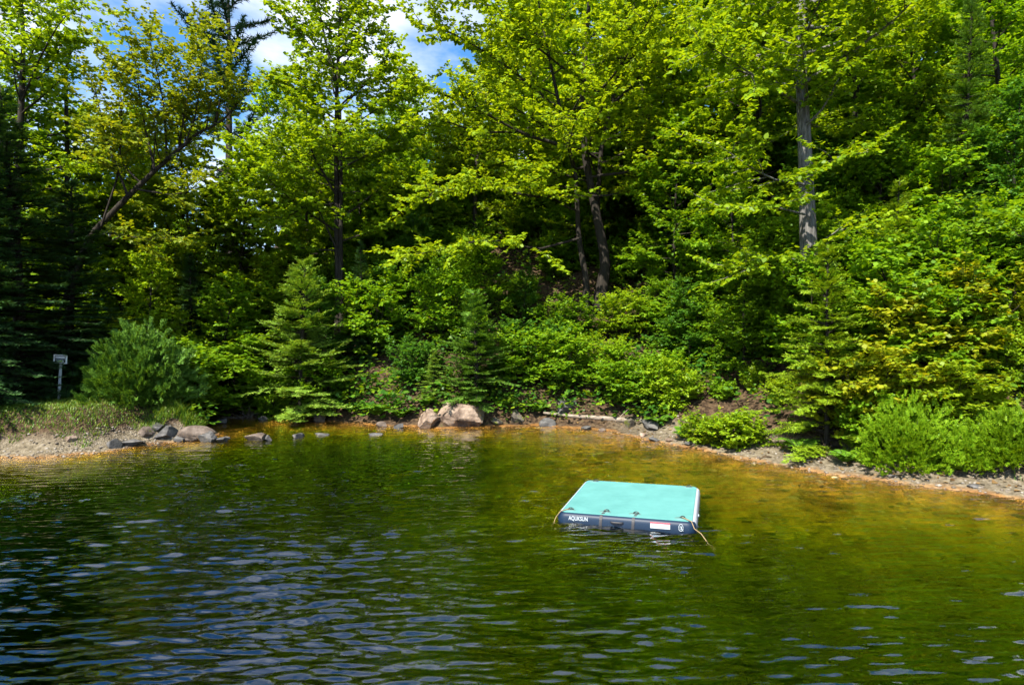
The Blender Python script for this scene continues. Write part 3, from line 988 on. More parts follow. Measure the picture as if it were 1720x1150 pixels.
for i, (key, u, D, tv, lf, lab) in enumerate(T):
    put(key, 'broadleaf_tree', u, D, tv, lab, 'tree', lf, rz=i * 1.7 + .3, wide=1.0 + .12 * math.sin(i * 2.3), group='leafy trees on the far bank')

# trees on the shore left of the frame: they shade the left bank and show in the water
for i, (x, y, hh) in enumerate([(-20.5, 11.5, 14), (-17.4, 13.9, 12)]):
    z_ = tz(x, y)
    s_ = hh / 13
    plant('broadleaf_tree', PR['tree_a'], (x, y, z_ - .1), ['first', 'second', 'third', 'fourth', 'fifth'][i] + ' shading green tree on the shore left of the photo, counted from the sign side', 'tree', i * 1.3, s_, M['green'], group='trees on the left shore')

# ------------------------------------------------------------------ shrubs and saplings by the water
Sx = [
    ('shrub_c', 'shrub', 165, 17.2, 585, 'deep', 1.1, 'low dark green bush close behind the sign post'),
    ('shrub_a', 'shrub', 300, 18.4, 560, 'green', 1.1, 'green leafy shrub right of the rounded left bush'),
    ('shrub_a', 'shrub', 390, 20.9, 560, 'green', 1.3, 'green overhanging shrub above the heap of bleached sticks'),
    ('shrub_b', 'shrub', 345, 21.4, 590, 'deep', 1.2, 'dark shrub in the hollow left of the bleached sticks'),
    ('shrub_a', 'shrub', 535, 20.2, 590, 'green', 1.0, 'glossy mid green shrub above the two tan stream stones'),
    ('shrub_b', 'shrub', 455, 20.7, 610, 'green', .9, 'low green shrub hanging over the stream left of the tan stone'),
    ('shrub_a', 'shrub', 690, 20.2, 560, 'deep', 1.1, 'deep green shrub left of the pointed young spruce'),
    ('shrub_a', 'shrub', 870, 20.3, 545, 'green', 1.1, 'green shrub right of the pointed young spruce'),
    ('shrub_a', 'shrub', 940, 20.0, 540, 'green', 1.15, 'bright green shrub above the pale fallen log'),
    ('shrub_a', 'shrub', 1010, 19.6, 555, 'lime', 1.0, 'lime shrub below the maple stems'),
    ('shrub_b', 'shrub', 1075, 18.6, 570, 'green', 1.1, 'green shrub over the right end of the fallen log'),
    ('shrub_b', 'shrub', 1125, 690, 590, 'lime', .8, 'lime shrub left of the bare soil bank'),
    ('shrub_a', 'shrub', 1190, 610, 520, 'green', 1.1, 'green shrub topping the bare soil bank'),
    ('shrub_a', 'shrub', 1290, 600, 515, 'green', 1.0, 'green shrub under the grey trunk'),
    ('shrub_d', 'shrub', 1212, 668, 632, 'green', .8, 'small green sapling on the left of the bare soil'),
    ('shrub_d', 'shrub', 1312, 672, 628, 'yellow', .8, 'small yellow-green sapling on the right of the bare soil'),
    ('shrub_d', 'shrub', 1265, 652, 606, 'lime', .55, 'small lime sapling on the bare soil bank'),
    ('shrub_d', 'shrub', 1180, 742, 690, 'lime', .95, 'pale green low bush at the waterside, left of its pair'),
    ('shrub_d', 'shrub', 1238, 748, 686, 'lime', 1.0, 'pale green low bush at the waterside, right of its pair'),
    ('shrub_a', 'shrub', 955, 21.7, 490, 'green', 1.1, 'green shrub at the left foot of the dark maple stems'),
    ('shrub_a', 'shrub', 1045, 21.8, 480, 'lime', 1.1, 'lime shrub at the right foot of the dark maple stems'),
    ('shrub_b', 'shrub', 905, 21.2, 520, 'deep', 1.1, 'deep green shrub uphill of the pointed young spruce'),
    ('shrub_a', 'shrub', 1705, 12.9, 500, 'gold', .9, 'golden shrub cut by the right edge above the lime one'),
    ('shrub_b', 'shrub', 1455, 13.4, 560, 'gold', 1.0, 'golden-leaved shrub just right of the yellow-green hemlock'),
    ('shrub_a', 'shrub', 1530, 13.4, 465, 'gold', .95, 'tall golden-leaved shrub above the rounded bright bush'),
    ('shrub_a', 'shrub', 1620, 13.0, 440, 'gold', 1.05, 'tallest golden yellow shrub near the right edge'),
    ('shrub_b', 'shrub', 1575, 12.6, 590, 'yellow', 1.1, 'low yellow-green shrub between the golden shrubs and the bright bush'),
    ('shrub_a', 'shrub', 1705, 12.4, 530, 'lime', .75, 'lime shrub against the right edge below the golden leaves'),
    ('shrub_a', 'shrub', 1690, 13.8, 440, 'yellow', 1.0, 'yellow-green shrub high on the bank at the right edge'),
    ('shrub_b', 'shrub', 1470, 12.9, 640, 'green', .8, 'green shrub directly behind the rounded bright bush'),
]
for i, (key, nm, u, D, tv, lf, wd_, lab) in enumerate(Sx):
    put(key, nm, u, abs(D), tv, lab, 'shrub', lf, rz=i * 2.1, wide=wd_, group='shrubs along the bank', foot=D if D > 60 else None)

C = [
    ('spruce_young', 505, 20.2, 440, 'needle_light', 1.55, 'light green young spruce left of the twin dark stems'),
    ('spruce_young', 800, 19.4, 490, 'needle_mid', 1.65, 'pointed young spruce behind the big tan boulder'),
    ('hemlock', 730, 19.5, 585, 'needle_light', 1.1, 'low pale spreading hemlock left of the big tan boulder'),
    ('hemlock', 1390, 13.6, 415, 'needle_yellow', 1.05, 'yellow-green young hemlock in front of the grey trunk'),
    ('hemlock', 1500, 16.0, 300, 'needle_yellow', .9, 'yellow-green hemlock high on the slope right of the grey trunk'),
    ('spruce_young', 1060, 19.2, 600, 'needle_mid', 1.0, 'small green spruce over the fallen log'),
    ('hemlock', 1640, 14.4, 330, 'needle_mid', .9, 'green hemlock in front of the tall thin right spruce'),
]
for i, (key, u, D, tv, lf, wd_, lab) in enumerate(C):
    put(key, 'young_conifer', u, D, tv, lab, 'tree', lf, rz=i * 1.9 + .5, wide=wd_)

for i, (u, v, rx, rz_, lab) in enumerate([
        (1525, 800, .82, 1.18, 'rounded bright green needle bush at the water edge on the right'),
        (1622, 808, .52, .72, 'smaller bright green needle bush right of the large rounded one'),
        (1702, 816, .60, .85, 'bright green needle bush cut by the right edge')]):
    g = gp(u, v); g[1] += .18; g[0] += .1
    g[2] = tz(g[0], g[1]) - .05
    plant('needle_bush', pair('needle_bush', shoot_bush(500 + i, rx, rz_, int(1150 * rx)), M['bark_dark'], M['shoot']), g, lab, 'bush', i * 1.1, 1, trunk_name='stem', crown_name='foliage')

g = ground_at(232, 17.0); g[2] -= .1
plant('rounded_bush', pair('rounded_bush', shoot_bush(511, 1.22, 1.80, 800, sl=(.12, .26), nl=.075, nw=.030, step=.035), M['bark_dark'], M['needle_mid']), g, 'large rounded green bush beside the sign above the left stones', 'bush', .6, 1, trunk_name='stem', crown_name='foliage')

PF = pair('fern', fern_clump(601), M['bark_dark'], M['fern'])
for i, (u, D, sc, lab) in enumerate([
        (590, 19.7, 1.2, 'fern clump right of the dark brown stream stone'), (632, 19.3, 1.4, 'larger fern clump under the slender tree at the water'),
        (672, 18.9, 1.1, 'fern clump just left of the two pale boulders'), (715, 19.1, 1.0, 'bright fern tuft behind the smaller boulder'),
        (845, 19.3, 1.1, 'fern tuft behind the mossy log stump'), (905, 19.2, 1.0, 'fern tuft behind the left tip of the fallen log'),
        (1030, 18.9, 1.1, 'fern tuft hanging over the middle of the fallen log'), (1105, 17.1, 1.0, 'fern tuft above the grey waterside rock'),
        (1150, 15.7, .9, 'fern tuft left of the pale waterside bushes'), (1345, 13.6, 1.0, 'fern tuft under the yellow-green hemlock'),
        (1420, 12.6, .8, 'fern tuft above the tangle of dry roots'), (560, 20.4, 1.1, 'fern tuft between the two tan stream stones and the ferns')]):
    plant('fern', PF, ground_at(u, D), lab, 'fern', i * 1.3, sc, trunk_name='stalks', crown_name='fronds', group='ferns along the far shore')

# ------------------------------------------------------------------ stuff: far woods, undergrowth, grass, gravel
rng = np.random.default_rng(77)


def joined(key, leaf):
    """one mesh of a prototype's wood and leaves, two materials"""
    a_, b_ = PR[key][0], PR[key][1]
    va = np.empty(len(a_.vertices) * 3, np.float32); a_.vertices.foreach_get('co', va)
    vb = np.empty(len(b_.vertices) * 3, np.float32); b_.vertices.foreach_get('co', vb)
    b2 = bmesh.new(); b2.from_mesh(a_); n0 = len(b2.faces); b2.from_mesh(b_)
    b2.faces.ensure_lookup_table()
    for f in b2.faces[n0:]:
        f.material_index = 1
    me = bpy.data.meshes.new(key + '_joined'); b2.to_mesh(me); b2.free()
    me.materials.append(M['bark_dark']); me.materials.append(M[leaf])
    return bpy.data.objects.new(key + '_source', me)


def scatter(name, src, pts, rot, scl, label, cat):
    """mass of plants: one point cloud mesh, the source plant set on every point"""
    me = bpy.data.meshes.new(name)
    me.from_pydata([tuple(map(float, p_)) for p_ in pts], [], [])
    for an, arr in (('turn', rot), ('size', scl)):
        at_ = me.attributes.new(an, 'FLOAT', 'POINT')
        at_.data.foreach_set('value', np.asarray(arr, np.float32))
    o = bpy.data.objects.new(name, me); COL.objects.link(o)
    ng = bpy.data.node_groups.new(name, 'GeometryNodeTree')
    ng.interface.new_socket('Geometry', in_out='INPUT', socket_type='NodeSocketGeometry')
    ng.interface.new_socket('Geometry', in_out='OUTPUT', socket_type='NodeSocketGeometry')
    gi = ng.nodes.new('NodeGroupInput'); go = ng.nodes.new('NodeGroupOutput')
    ip = ng.nodes.new('GeometryNodeInstanceOnPoints')
    oi = ng.nodes.new('GeometryNodeObjectInfo'); oi.inputs['Object'].default_value = src
    at1 = ng.nodes.new('GeometryNodeInputNamedAttribute'); at1.data_type = 'FLOAT'; at1.inputs['Name'].default_value = 'turn'
    at2 = ng.nodes.new('GeometryNodeInputNamedAttribute'); at2.data_type = 'FLOAT'; at2.inputs['Name'].default_value = 'size'
    cx = ng.nodes.new('ShaderNodeCombineXYZ')
    ng.links.new(gi.outputs[0], ip.inputs['Points']); ng.links.new(oi.outputs['Geometry'], ip.inputs['Instance'])
    ng.links.new(at1.outputs['Attribute'], cx.inputs[2]); ng.links.new(cx.outputs[0], ip.inputs['Rotation'])
    ng.links.new(at2.outputs['Attribute'], ip.inputs['Scale'])
    ng.links.new(ip.outputs[0], go.inputs[0])
    md = o.modifiers.new('plants', 'NODES'); md.node_group = ng
    return tag(o, label, cat, kind='stuff')


pts, rot, scl = [], [], []
for i in range(150):
    u = rng.uniform(-700, 2450)
    D = rng.uniform(27, 58)
    x = (u - 860) / F * D
    z_ = tz(x, D)
    s_ = rng.uniform(.75, 1.25)
    if -40 < u < 860:                               # the wood is lower under the gap of sky
        tv = 300 + 60 * math.sin(i * 1.7) if u < 520 else 250 + 60 * math.sin(i * 1.7)
        s_ = min(s_, max(.3, (at(u, tv, D)[2] - z_) / 12))
    pts.append((x, D, z_ - .2)); rot.append(rng.uniform(0, 6.28)); scl.append(s_)
far_src = joined('tree_b', 'green')
scatter('far_woods', far_src, pts, rot, scl, 'mass of green woods closing the view behind the front trees', 'woods')
pts, rot, scl = [], [], []
while len(pts) < 260:
    u, D = rng.uniform(-250, 1950), rng.uniform(12.5, 31)
    x = (u - 860) / F * D
    d0 = float(pond_sd(np.array([x]), np.array([D]))[0])
    if d0 < 2.6 or (900 < u < 1090 and 20.3 < D < 23.8) or (545 < u < 590 and 20.8 < D < 23) or (x < -7.5 and D < 18.5) or (1150 < u < 1340 and d0 < 3.6):
        continue
    pts.append((x, D, tz(x, D) - .1)); rot.append(rng.uniform(0, 6.28)); scl.append(rng.uniform(.6, 1.35))
for i in range(120):
    u, D = rng.uniform(-100, 1800), rng.uniform(26, 46)
    x = (u - 860) / F * D
    pts.append((x, D, tz(x, D) - .1)); rot.append(rng.uniform(0, 6.28)); scl.append(rng.uniform(1.0, 1.7))
scatter('thicket', joined('shrub_a', 'green'), pts, rot, scl, 'shaded thicket of low saplings between the trunks', 'thicket')

# low leafy undergrowth on the slope
n = 7000
u_ = rng.uniform(-100, 1900, n)
D_ = np.where(rng.random(n) < .25, rng.uniform(17, 21, n), rng.uniform(9.5, 27, n))
x_ = (u_ - 860) / F * D_
d_ = pond_sd(x_, D_)
z_ = terrain(x_, D_)
uu = u_
bare = (uu > 1185) & (uu < 1320) & (d_ < 3.0)
beach = (d_ < .12 + .3 * rng.random(n)) | ((x_ > 3.0) & (d_ < .7)) | ((x_ > 4.3) & (d_ < 1.9))
leftb = (x_ < -8.2) & (D_ < 17)
keep = ~(bare & (rng.random(n) < .6)) & ~beach & ~leftb & (d_ < 9)
x_, y_, z_ = x_[keep], D_[keep], z_[keep]
n = len(x_)
print('undergrowth plants', n)
kk = 12
base = np.stack([x_, y_, z_], -1)
sz = rng.uniform(.6, 1.5, n)
az = rng.uniform(0, 6.28, (n, kk))
rad = rng.uniform(.03, .30, (n, kk)) * sz[:, None]
hh = rng.uniform(.10, .55, (n, kk)) * sz[:, None]
pos = base[:, None] + np.stack([np.cos(az) * rad, np.sin(az) * rad, hh], -1)
ax = np.stack([np.cos(az), np.sin(az), rng.uniform(-.5, .3, (n, kk))], -1)
acc = Acc()
put_leaves(acc, pos.reshape(-1, 3), ax.reshape(-1, 3), ZUP + rng.normal(0, .4, (n * kk, 3)), (.11 * rng.uniform(.6, 1.4, (n, kk)) * sz[:, None]).ravel(), .9)
tag(obj('undergrowth', acc.mesh('undergrowth', M['herb'])), 'low leafy undergrowth covering the wooded slope', 'undergrowth', kind='stuff')


def blades(x, y, z, hgt, wid, lean):
    n = len(x)
    a = rng.uniform(0, 6.28, n)
    d = np.stack([np.cos(a), np.sin(a), np.zeros(n)], -1)
    s = np.stack([-np.sin(a), np.cos(a), np.zeros(n)], -1) * wid[:, None]
    b = np.stack([x, y, z - .01], -1)
    mid = b + ZUP * (hgt * .6)[:, None] + d * (lean * hgt * .25)[:, None]
    tip = b + ZUP * (hgt * .92)[:, None] + d * (lean * hgt * .8)[:, None]
    v = np.stack([b - s, b + s, mid + s * .7, mid - s * .7, tip], 1).reshape(-1, 3)
    i = np.arange(n)[:, None] * 5
    return v, np.concatenate([i + [[3, 2, 4]]]), np.concatenate([i + [[0, 1, 2, 3]]])


n = 70000
x_ = rng.uniform(-14, -6.8, n); y_ = rng.uniform(13.2, 18.5, n)
d_ = pond_sd(x_, y_)
pn = wave_noise(x_, y_, 31, 1.4, 3)
tall = sstep(-9.8, -8.6, x_) * sstep(3.2, 1.6, d_)
k_ = (d_ > .62 + .3 * pn) & ((rng.random(n) < .5 + .3 * (pn > -.1)) | (rng.random(n) < tall))
x_, y_, tall = x_[k_], y_[k_], tall[k_]
hg = rng.uniform(.03, .10, len(x_)) + tall * rng.uniform(.10, .32, len(x_))
acc = Acc(); acc.add(*blades(x_, y_, terrain(x_, y_), hg, rng.uniform(.006, .012, len(x_)), rng.uniform(.2, 1.2, len(x_))))
# tufts on the right bank
x_ = rng.uniform(4.2, 10, 9000); y_ = rng.uniform(9, 15, 9000)
d_ = pond_sd(x_, y_); pn = wave_noise(x_, y_, 37, 1.0, 3)
k_ = (d_ > .8) & (d_ < 2.6) & (pn > .05)
x_, y_ = x_[k_], y_[k_]
acc.add(*blades(x_, y_, terrain(x_, y_), rng.uniform(.04, .16, len(x_)), rng.uniform(.006, .011, len(x_)), rng.uniform(.4, 1.4, len(x_))))
tag(obj('grass', acc.mesh('grass', M['grass'])), 'rough grass on the left bank and thin tufts on the right bank', 'grass', kind='stuff')

bm = bmesh.new(); bmesh.ops.create_icosphere(bm, subdivisions=1, radius=1)
bm.verts.ensure_lookup_table()
icv = np.array([v.co[:] for v in bm.verts]); ict = np.array([[v.index for v in f.verts] for f in bm.faces]); bm.free()
acc = Acc()
n = 11000
x_ = np.concatenate([rng.uniform(-13, -7, n // 2), rng.uniform(2.5, 11, n // 2)])
y_ = np.concatenate([rng.uniform(13, 18, n // 2), rng.uniform(9, 18, n // 2)])
d_ = pond_sd(x_, y_)
k_ = (d_ > -.5) & (d_ < np.where(x_ < 0, .75, 1.5)) & ((x_ > 3.1) | (x_ < -8.2)) & (rng.random(n) < np.where(d_ < 0, .45, 1))
x_, y_ = x_[k_], y_[k_]
s_ = .011 + .028 * rng.random(len(x_)) ** 2.5
zz_ = terrain(x_, y_)
sc = s_[:, None, None] * np.stack([rng.uniform(.8, 1.5, len(x_)), rng.uniform(.7, 1.3, len(x_)), rng.uniform(.4, .8, len(x_))], -1)[:, None]
jit = rng.uniform(.8, 1.2, (len(x_), len(icv), 1))
v = icv[None] * sc * jit + np.stack([x_, y_, zz_ + s_ * .15], -1)[:, None]
acc.add(v.reshape(-1, 3), t=(np.arange(len(x_))[:, None, None] * len(icv) + ict[None]).reshape(-1, 3))
gm = leaf_mat('gravel', [(.06, .05, .04), (.14, .115, .09), (.22, .19, .155), (.34, .31, .27)], trans=0.0, gloss=.2)
tag(obj('gravel', acc.mesh('gravel', gm)), 'pale gravel along both beaches', 'gravel', kind='stuff')

# stones on the bed of the shallows
n = 16000
x_ = rng.uniform(-8, 10, n); y_ = rng.uniform(6, 19, n)
d_ = pond_sd(x_, y_); zz_ = terrain(x_, y_)
k_ = (d_ < -.15) & (zz_ > -1.1) & (rng.random(n) < .35)
x_, y_, zz_ = x_[k_], y_[k_], zz_[k_]
s_ = .02 + .075 * rng.random(len(x_)) ** 3
sc = s_[:, None, None] * np.stack([rng.uniform(.8, 1.5, len(x_)), rng.uniform(.7, 1.3, len(x_)), rng.uniform(.4, .7, len(x_))], -1)[:, None]
v = icv[None] * sc * rng.uniform(.82, 1.18, (len(x_), len(icv), 1)) + np.stack([x_, y_, zz_ + s_ * .1], -1)[:, None]
acc = Acc(); acc.add(v.reshape(-1, 3), t=(np.arange(len(x_))[:, None, None] * len(icv) + ict[None]).reshape(-1, 3))
tag(obj('pebbles', acc.mesh('pebbles', leaf_mat('bed_stone', [(.04, .022, .008), (.16, .09, .03), (.32, .20, .07), (.55, .42, .22)], trans=0.0, gloss=.2))), 'brown stones lying on the bed of the shallows', 'pebbles', kind='stuff')

# fallen leaves and bits of bark on the bank
n = 9000
x_ = rng.uniform(-7, 11, n); y_ = rng.uniform(9, 24, n)
d_ = pond_sd(x_, y_)
k_ = (d_ > .25) & (d_ < 6)
x_, y_ = x_[k_], y_[k_]
zz_ = terrain(x_, y_)
acc = Acc()
put_leaves(acc, np.stack([x_, y_, zz_ + .018], -1), np.stack([rng.normal(0, 1, len(x_)), rng.normal(0, 1, len(x_)), rng.normal(0, .25, len(x_))], -1), ZUP + rng.normal(0, .3, (len(x_), 3)), rng.uniform(.04, .11, len(x_)), .8)
tag(obj('leaf_litter', acc.mesh('leaf_litter', leaf_mat('litter', [(.05, .028, .014), (.12, .07, .03), (.22, .14, .06), (.30, .21, .08)], trans=.1, tmul=(1, 1, 1), gloss=.15))), 'brown fallen leaves scattered over the bank', 'leaf litter', kind='stuff')

# ------------------------------------------------------------------ rocks
bm = bmesh.new(); bmesh.ops.create_icosphere(bm, subdivisions=4, radius=1)
bm.verts.ensure_lookup_table()
RV = np.array([v.co[:] for v in bm.verts]); RT = np.array([[v.index for v in f.verts] for f in bm.faces]); bm.free()
bm = bmesh.new(); bmesh.ops.create_icosphere(bm, subdivisions=5, radius=1)
bm.verts.ensure_lookup_table()
RV5 = np.array([v.co[:] for v in bm.verts]); RT5 = np.array([[v.index for v in f.verts] for f in bm.faces]); bm.free()


def rock_mesh(seed, size, cuts=13, fine=False, rough=.035, planes=()):
    r_ = np.random.default_rng(seed)
    v = (RV5 if fine else RV).copy()
    for i in range(cuts):
        n_ = nrm(r_.normal(0, 1, 3)); d0 = r_.uniform(.42, .80)
        v -= np.maximum(v @ n_ - d0, 0)[:, None] * n_ * .96
    for n_, d0 in planes:
        n_ = nrm(n_)
        v -= np.maximum(v @ n_ - d0, 0)[:, None] * n_ * .95
    nn = wave_noise(v[:, 0] + 3 * v[:, 2], v[:, 1] - 2 * v[:, 2], seed, .9, 4)
    v = v * (1 + rough * nn)[:, None]
    ext = v.max(0) - v.min(0)
    v = (v - (v.max(0) + v.min(0)) / 2) / ext * np.array(size)
    me = mesh_from('rock', v, tris=(RT5 if fine else RT), smooth=True)
    me.set_sharp_from_angle(angle=R(24))
    return me


def rock(name, u, v, wpx, hpx, mat, label, depth=.8, rz=0.0, tilt=0.0, seed=0, D=None, group=None, fine=False, cuts=11, planes=(), sink=.28):
    """u, v: middle of the rock's foot in the photo; wpx, hpx: its size there"""
    p = gp(u, v, 0.0)
    z_ = tz(p[0], p[1])
    if D is not None or z_ > .05:
        # march along the line of sight to the ground
        d = ray(u, v)
        p = march(d, -9)
    w_ = wpx * p[1] / F
    h_ = hpx * p[1] / F
    full = h_ / (1 - sink)
    o = obj(name, rock_mesh(seed, (w_, w_ * depth, full), cuts, fine, planes=planes), mat=M[mat])
    gz = max(0.0, tz(p[0], p[1])) if z_ > -.3 else 0.0
    o.location = (p[0], p[1] + w_ * depth * .35, gz + full * (.5 - sink))
    o.rotation_euler = (0, tilt, rz)
    tag(o, label, 'rock', group)
    return o


rock('boulder', 772, 717, 86, 40, 'rock_tan', 'big tan boulder with a cracked sunlit face at the far shore', .8, 0.15, 0, 5, fine=True, cuts=9, planes=[((.2, -1, .25), .62), ((-.6, -.5, .5), .72), ((.75, -.35, .3), .66), ((.25, 0, 1), .8)])
rock('boulder', 719, 719, 40, 32, 'rock_tan', 'smaller tapered pale boulder leaning beside the big tan boulder', .9, .2, -.25, 8, fine=True, planes=[((-.7, -.2, .8), .45)])
RK = [
    (325, 741, 60, 26, 'rock_brown', 'angular brown slab, largest stone at the tip of the left bank', .7, .1),
    (272, 737, 42, 20, 'rock_grey', 'rounded grey stone just left of the large brown slab', .8, .12),
    (242, 733, 30, 16, 'rock_brown', 'brown stone half hidden in the grass edge', .8, 0),
    (258, 722, 26, 12, 'rock_grey', 'grey stone behind the rounded stones under the bush', .8, 0),
    (217, 751, 34, 12, 'rock_grey', 'flat dark grey stone at the waterline of the left beach', .8, 0),
    (188, 752, 28, 14, 'rock_grey', 'tilted grey stone at the right end of the pale gravel', .7, -.2),
    (298, 742, 30, 10, 'rock_grey', 'low dark stone in front of the angular brown slab', .8, 0),
    (345, 742, 34, 18, 'rock_grey', 'dark shaded stone against the right side of the brown slab', .7, .2),
    (116, 741, 18, 9, 'rock_tan', 'small pale stone on the gravel below the sign', .8, 0),
    (372, 741, 26, 7, 'rock_grey', 'low dark stone off the tip of the left bank', .8, 0),
    (425, 740, 50, 14, 'rock_brown', 'flat brown slab standing alone in the stream mouth', .5, -.08),
    (446, 740, 18, 9, 'rock_grey', 'dark knob against the right end of the flat stream slab', .8, 0),
    (500, 735, 24, 8, 'rock_grey', 'small blue-grey stone in the middle of the stream mouth', .7, 0),
    (492, 703, 34, 14, 'rock_tan', 'tan angular stone at the back of the stream', .8, 0),
    (535, 708, 20, 15, 'rock_brown', 'brown upright stone at the back of the stream', .8, 0),
    (868, 712, 36, 22, 'rock_moss', 'mossy hollow rock right of the big tan boulder', .8, .1),
    (835, 714, 28, 12, 'rock_moss', 'low mossy rock touching the big tan boulder', .8, 0),
    (920, 716, 30, 13, 'rock_grey', 'dark round stone at the left tip of the fallen log', .8, 0),
    (955, 694, 44, 20, 'rock_grey', 'grey slab behind the fallen log and its crossing sticks', .5, 0),
    (1060, 718, 26, 15, 'rock_moss', 'mossy grey stone at the thick end of the fallen log', .8, 0),
    (1096, 723, 40, 20, 'rock_grey', 'grey rock with a bright rim on the beach right of the log', .8, .1),
    (985, 722, 18, 6, 'rock_grey', 'small dark stone under the middle of the fallen log', .8, 0),
    (1012, 724, 14, 5, 'rock_brown', 'small brown stone awash near the right part of the log', .8, 0),
    (1100, 741, 22, 7, 'rock_grey', 'pale cobble at the waterline below the grey rim-lit rock', .8, 0),
    (1126, 744, 16, 6, 'rock_tan', 'small tan cobble right of the pale waterline cobble', .8, 0),
    (1160, 748, 20, 6, 'rock_grey', 'flat cobble on the narrow beach left of the pale bushes', .8, 0),
    (1082, 735, 16, 5, 'rock_tan', 'tan cobble at the corner where the right beach begins', .8, 0),
    (540, 731, 34, 3, 'rock_grey', 'flat wet stone just right of the blue-grey stone', .6, 0),
    (630, 731, 26, 4, 'rock_grey', 'long flat stone awash nearest the boulders in the stone line', .5, 0),
    (365, 712, 24, 9, 'rock_grey', 'dark stone at the back left of the stream hollow', .8, 0),
    (440, 706, 20, 7, 'rock_grey', 'dark stone right of the bleached sticks', .8, 0),
    (640, 717, 22, 9, 'rock_brown', 'dark stone under the ferns left of the two boulders', .8, 0),
    (668, 719, 18, 8, 'rock_grey', 'small dark stone just left of the smaller boulder', .8, 0),
    (1500, 806, 18, 6, 'rock_grey', 'small stone at the foot of the rounded bright bush', .8, 0),
    (1640, 824, 20, 6, 'rock_grey', 'dark stone under the smaller bright bush', .8, 0),
    (1362, 752, 14, 6, 'rock_tan', 'small stone on the sandy slope below the hemlock', .8, 0),
]
for i, (u, v, w_, h_, mt, lab, dp, tl) in enumerate(RK):
    rock('rock', u, v, w_, h_, mt, lab, dp, i * .9, tl, 20 + i, group='stones along the shore')

# ------------------------------------------------------------------ dead wood
def on_ground(u, v):
    return march(ray(u, v), 0)


a_, b_ = on_ground(913, 700), on_ground(1056, 712)
a_[1] = min(a_[1], 19.3)
a_ = at(913, 693, a_[1]); b_ = at(1056, 706, b_[1])
wd = Acc()
mid = (a_ + b_) / 2
ln = np.array([a_, a_ * .65 + b_ * .35 + [0, 0, -.02], a_ * .3 + b_ * .7, b_]) - mid
wd.tube(along(ln, np.linspace(0, 1, 14))[0], np.linspace(.035, .085, 14), 9)
log_ = empty('fallen_log', mid)
obj('trunk', wd.mesh('fallen_log', M['wood_grey'], True), log_)
wd = Acc(); p0 = ln[0] * .12 + ln[-1] * .88
wd.tube([p0, p0 + [.12, .05, .12], p0 + [.33, .1, .30]], [.025, .018, .008], 5)
obj('branch', wd.mesh('log_branch', M['wood_grey'], True), log_)
wd = Acc(); p0 = ln[0] * .25 + ln[-1] * .75
wd.tube([p0, p0 + [-.02, -.06, -.10], p0 + [-.25, -.15, -.20], p0 + [-.55, -.18, -.22]], [.02, .02, .014, .007], 5)
obj('branch', wd.mesh('log_branch', M['wood_brown'], True), log_)
tag(log_, 'long pale fallen log lying at the far shore right of the boulders', 'log')

rs = np.random.default_rng(9)
for i, (p_, q_, lab) in enumerate([
        ((945, 665), (968, 700), 'thin grey stick leaning steeply across the grey slab'), ((952, 668), (990, 692), 'thin grey stick slanting down right above the log'),
        ((935, 672), (948, 698), 'thin grey stick left of the grey slab'), ((1005, 678), (978, 698), 'thin brown stick slanting down left to the log'),
        ((1276, 771), (1296, 767), 'dark driftwood stick on the right beach')]):
    if i < 4:
        A_, B_ = at(*p_, 19.3), at(*q_, 18.75)
    else:
        A_, B_ = gp(*p_, .12), gp(*q_, .16)
    mm = (A_ + B_) / 2
    wd = Acc(); wd.tube(np.array([A_, mm + rs.normal(0, .03, 3), B_]) - mm, [.010, .014, .016] if i < 4 else [.012, .022, .016], 5)
    o = obj('stick', wd.mesh('stick', M['wood_grey'] if i < 3 else M['wood_brown'], True)); o.location = mm
    tag(o, lab, 'stick')

c_ = gp(398, 702); c_[1] += .1
pile = empty('brushwood_heap', (c_[0], c_[1], max(0, tz(c_[0], c_[1]))))
for i in range(20):
    wd = Acc()
    a0 = np.array([rs.uniform(-.15, .5), rs.uniform(-.15, .25), -.02])
    d = nrm([rs.normal(-.1, .9), rs.normal(0, .5), rs.uniform(.1, .9)])
    L_ = rs.uniform(.35, .85)
    wd.tube(poly(rs, a0, d, L_, 4, .14, -.12), np.linspace(rs.uniform(.012, .024), .006, 5), 5)
    obj('stick', wd.mesh('heap_stick', M['wood_grey'], True), pile)
tag(pile, 'heap of bleached sticks in the dark stream hollow', 'brushwood')

for i, (u, v, w_, lab) in enumerate([(1408, 744, .5, 'tangle of dark dry roots on the sandy slope left of the bright bush'), (1250, 690, .45, 'tangle of brown roots hanging from the bare soil bank'), (1165, 668, .4, 'brown roots at the top left of the bare soil')]):
    c_ = on_ground(u, v)
    rt = empty('root_tangle', (c_[0], c_[1] + .1, tz(c_[0], c_[1] + .1)))
    for k in range(18):
        wd = Acc()
        a0 = np.array([rs.uniform(-w_, w_), rs.uniform(-.1, .2), rs.uniform(0, .22)])
        wd.tube(poly(rs, a0, [rs.normal(0, 1), rs.normal(-.5, .4), rs.normal(.1, .4)], rs.uniform(.25, .6), 5, .35, -.12), np.linspace(rs.uniform(.007, .016), .003, 6), 4)
        obj('root', wd.mesh('root', M['wood_brown'], True), rt)
    tag(rt, lab, 'roots')

# ------------------------------------------------------------------ sign on the left bank
M['sign_white'] = plain('sign_white', (.80, .82, .84), .5)
M['sign_navy'] = plain('sign_navy', (.012, .018, .04), .5)
M['sign_post'] = plain('sign_post', (.38, .46, .50), .45, metal=.2)


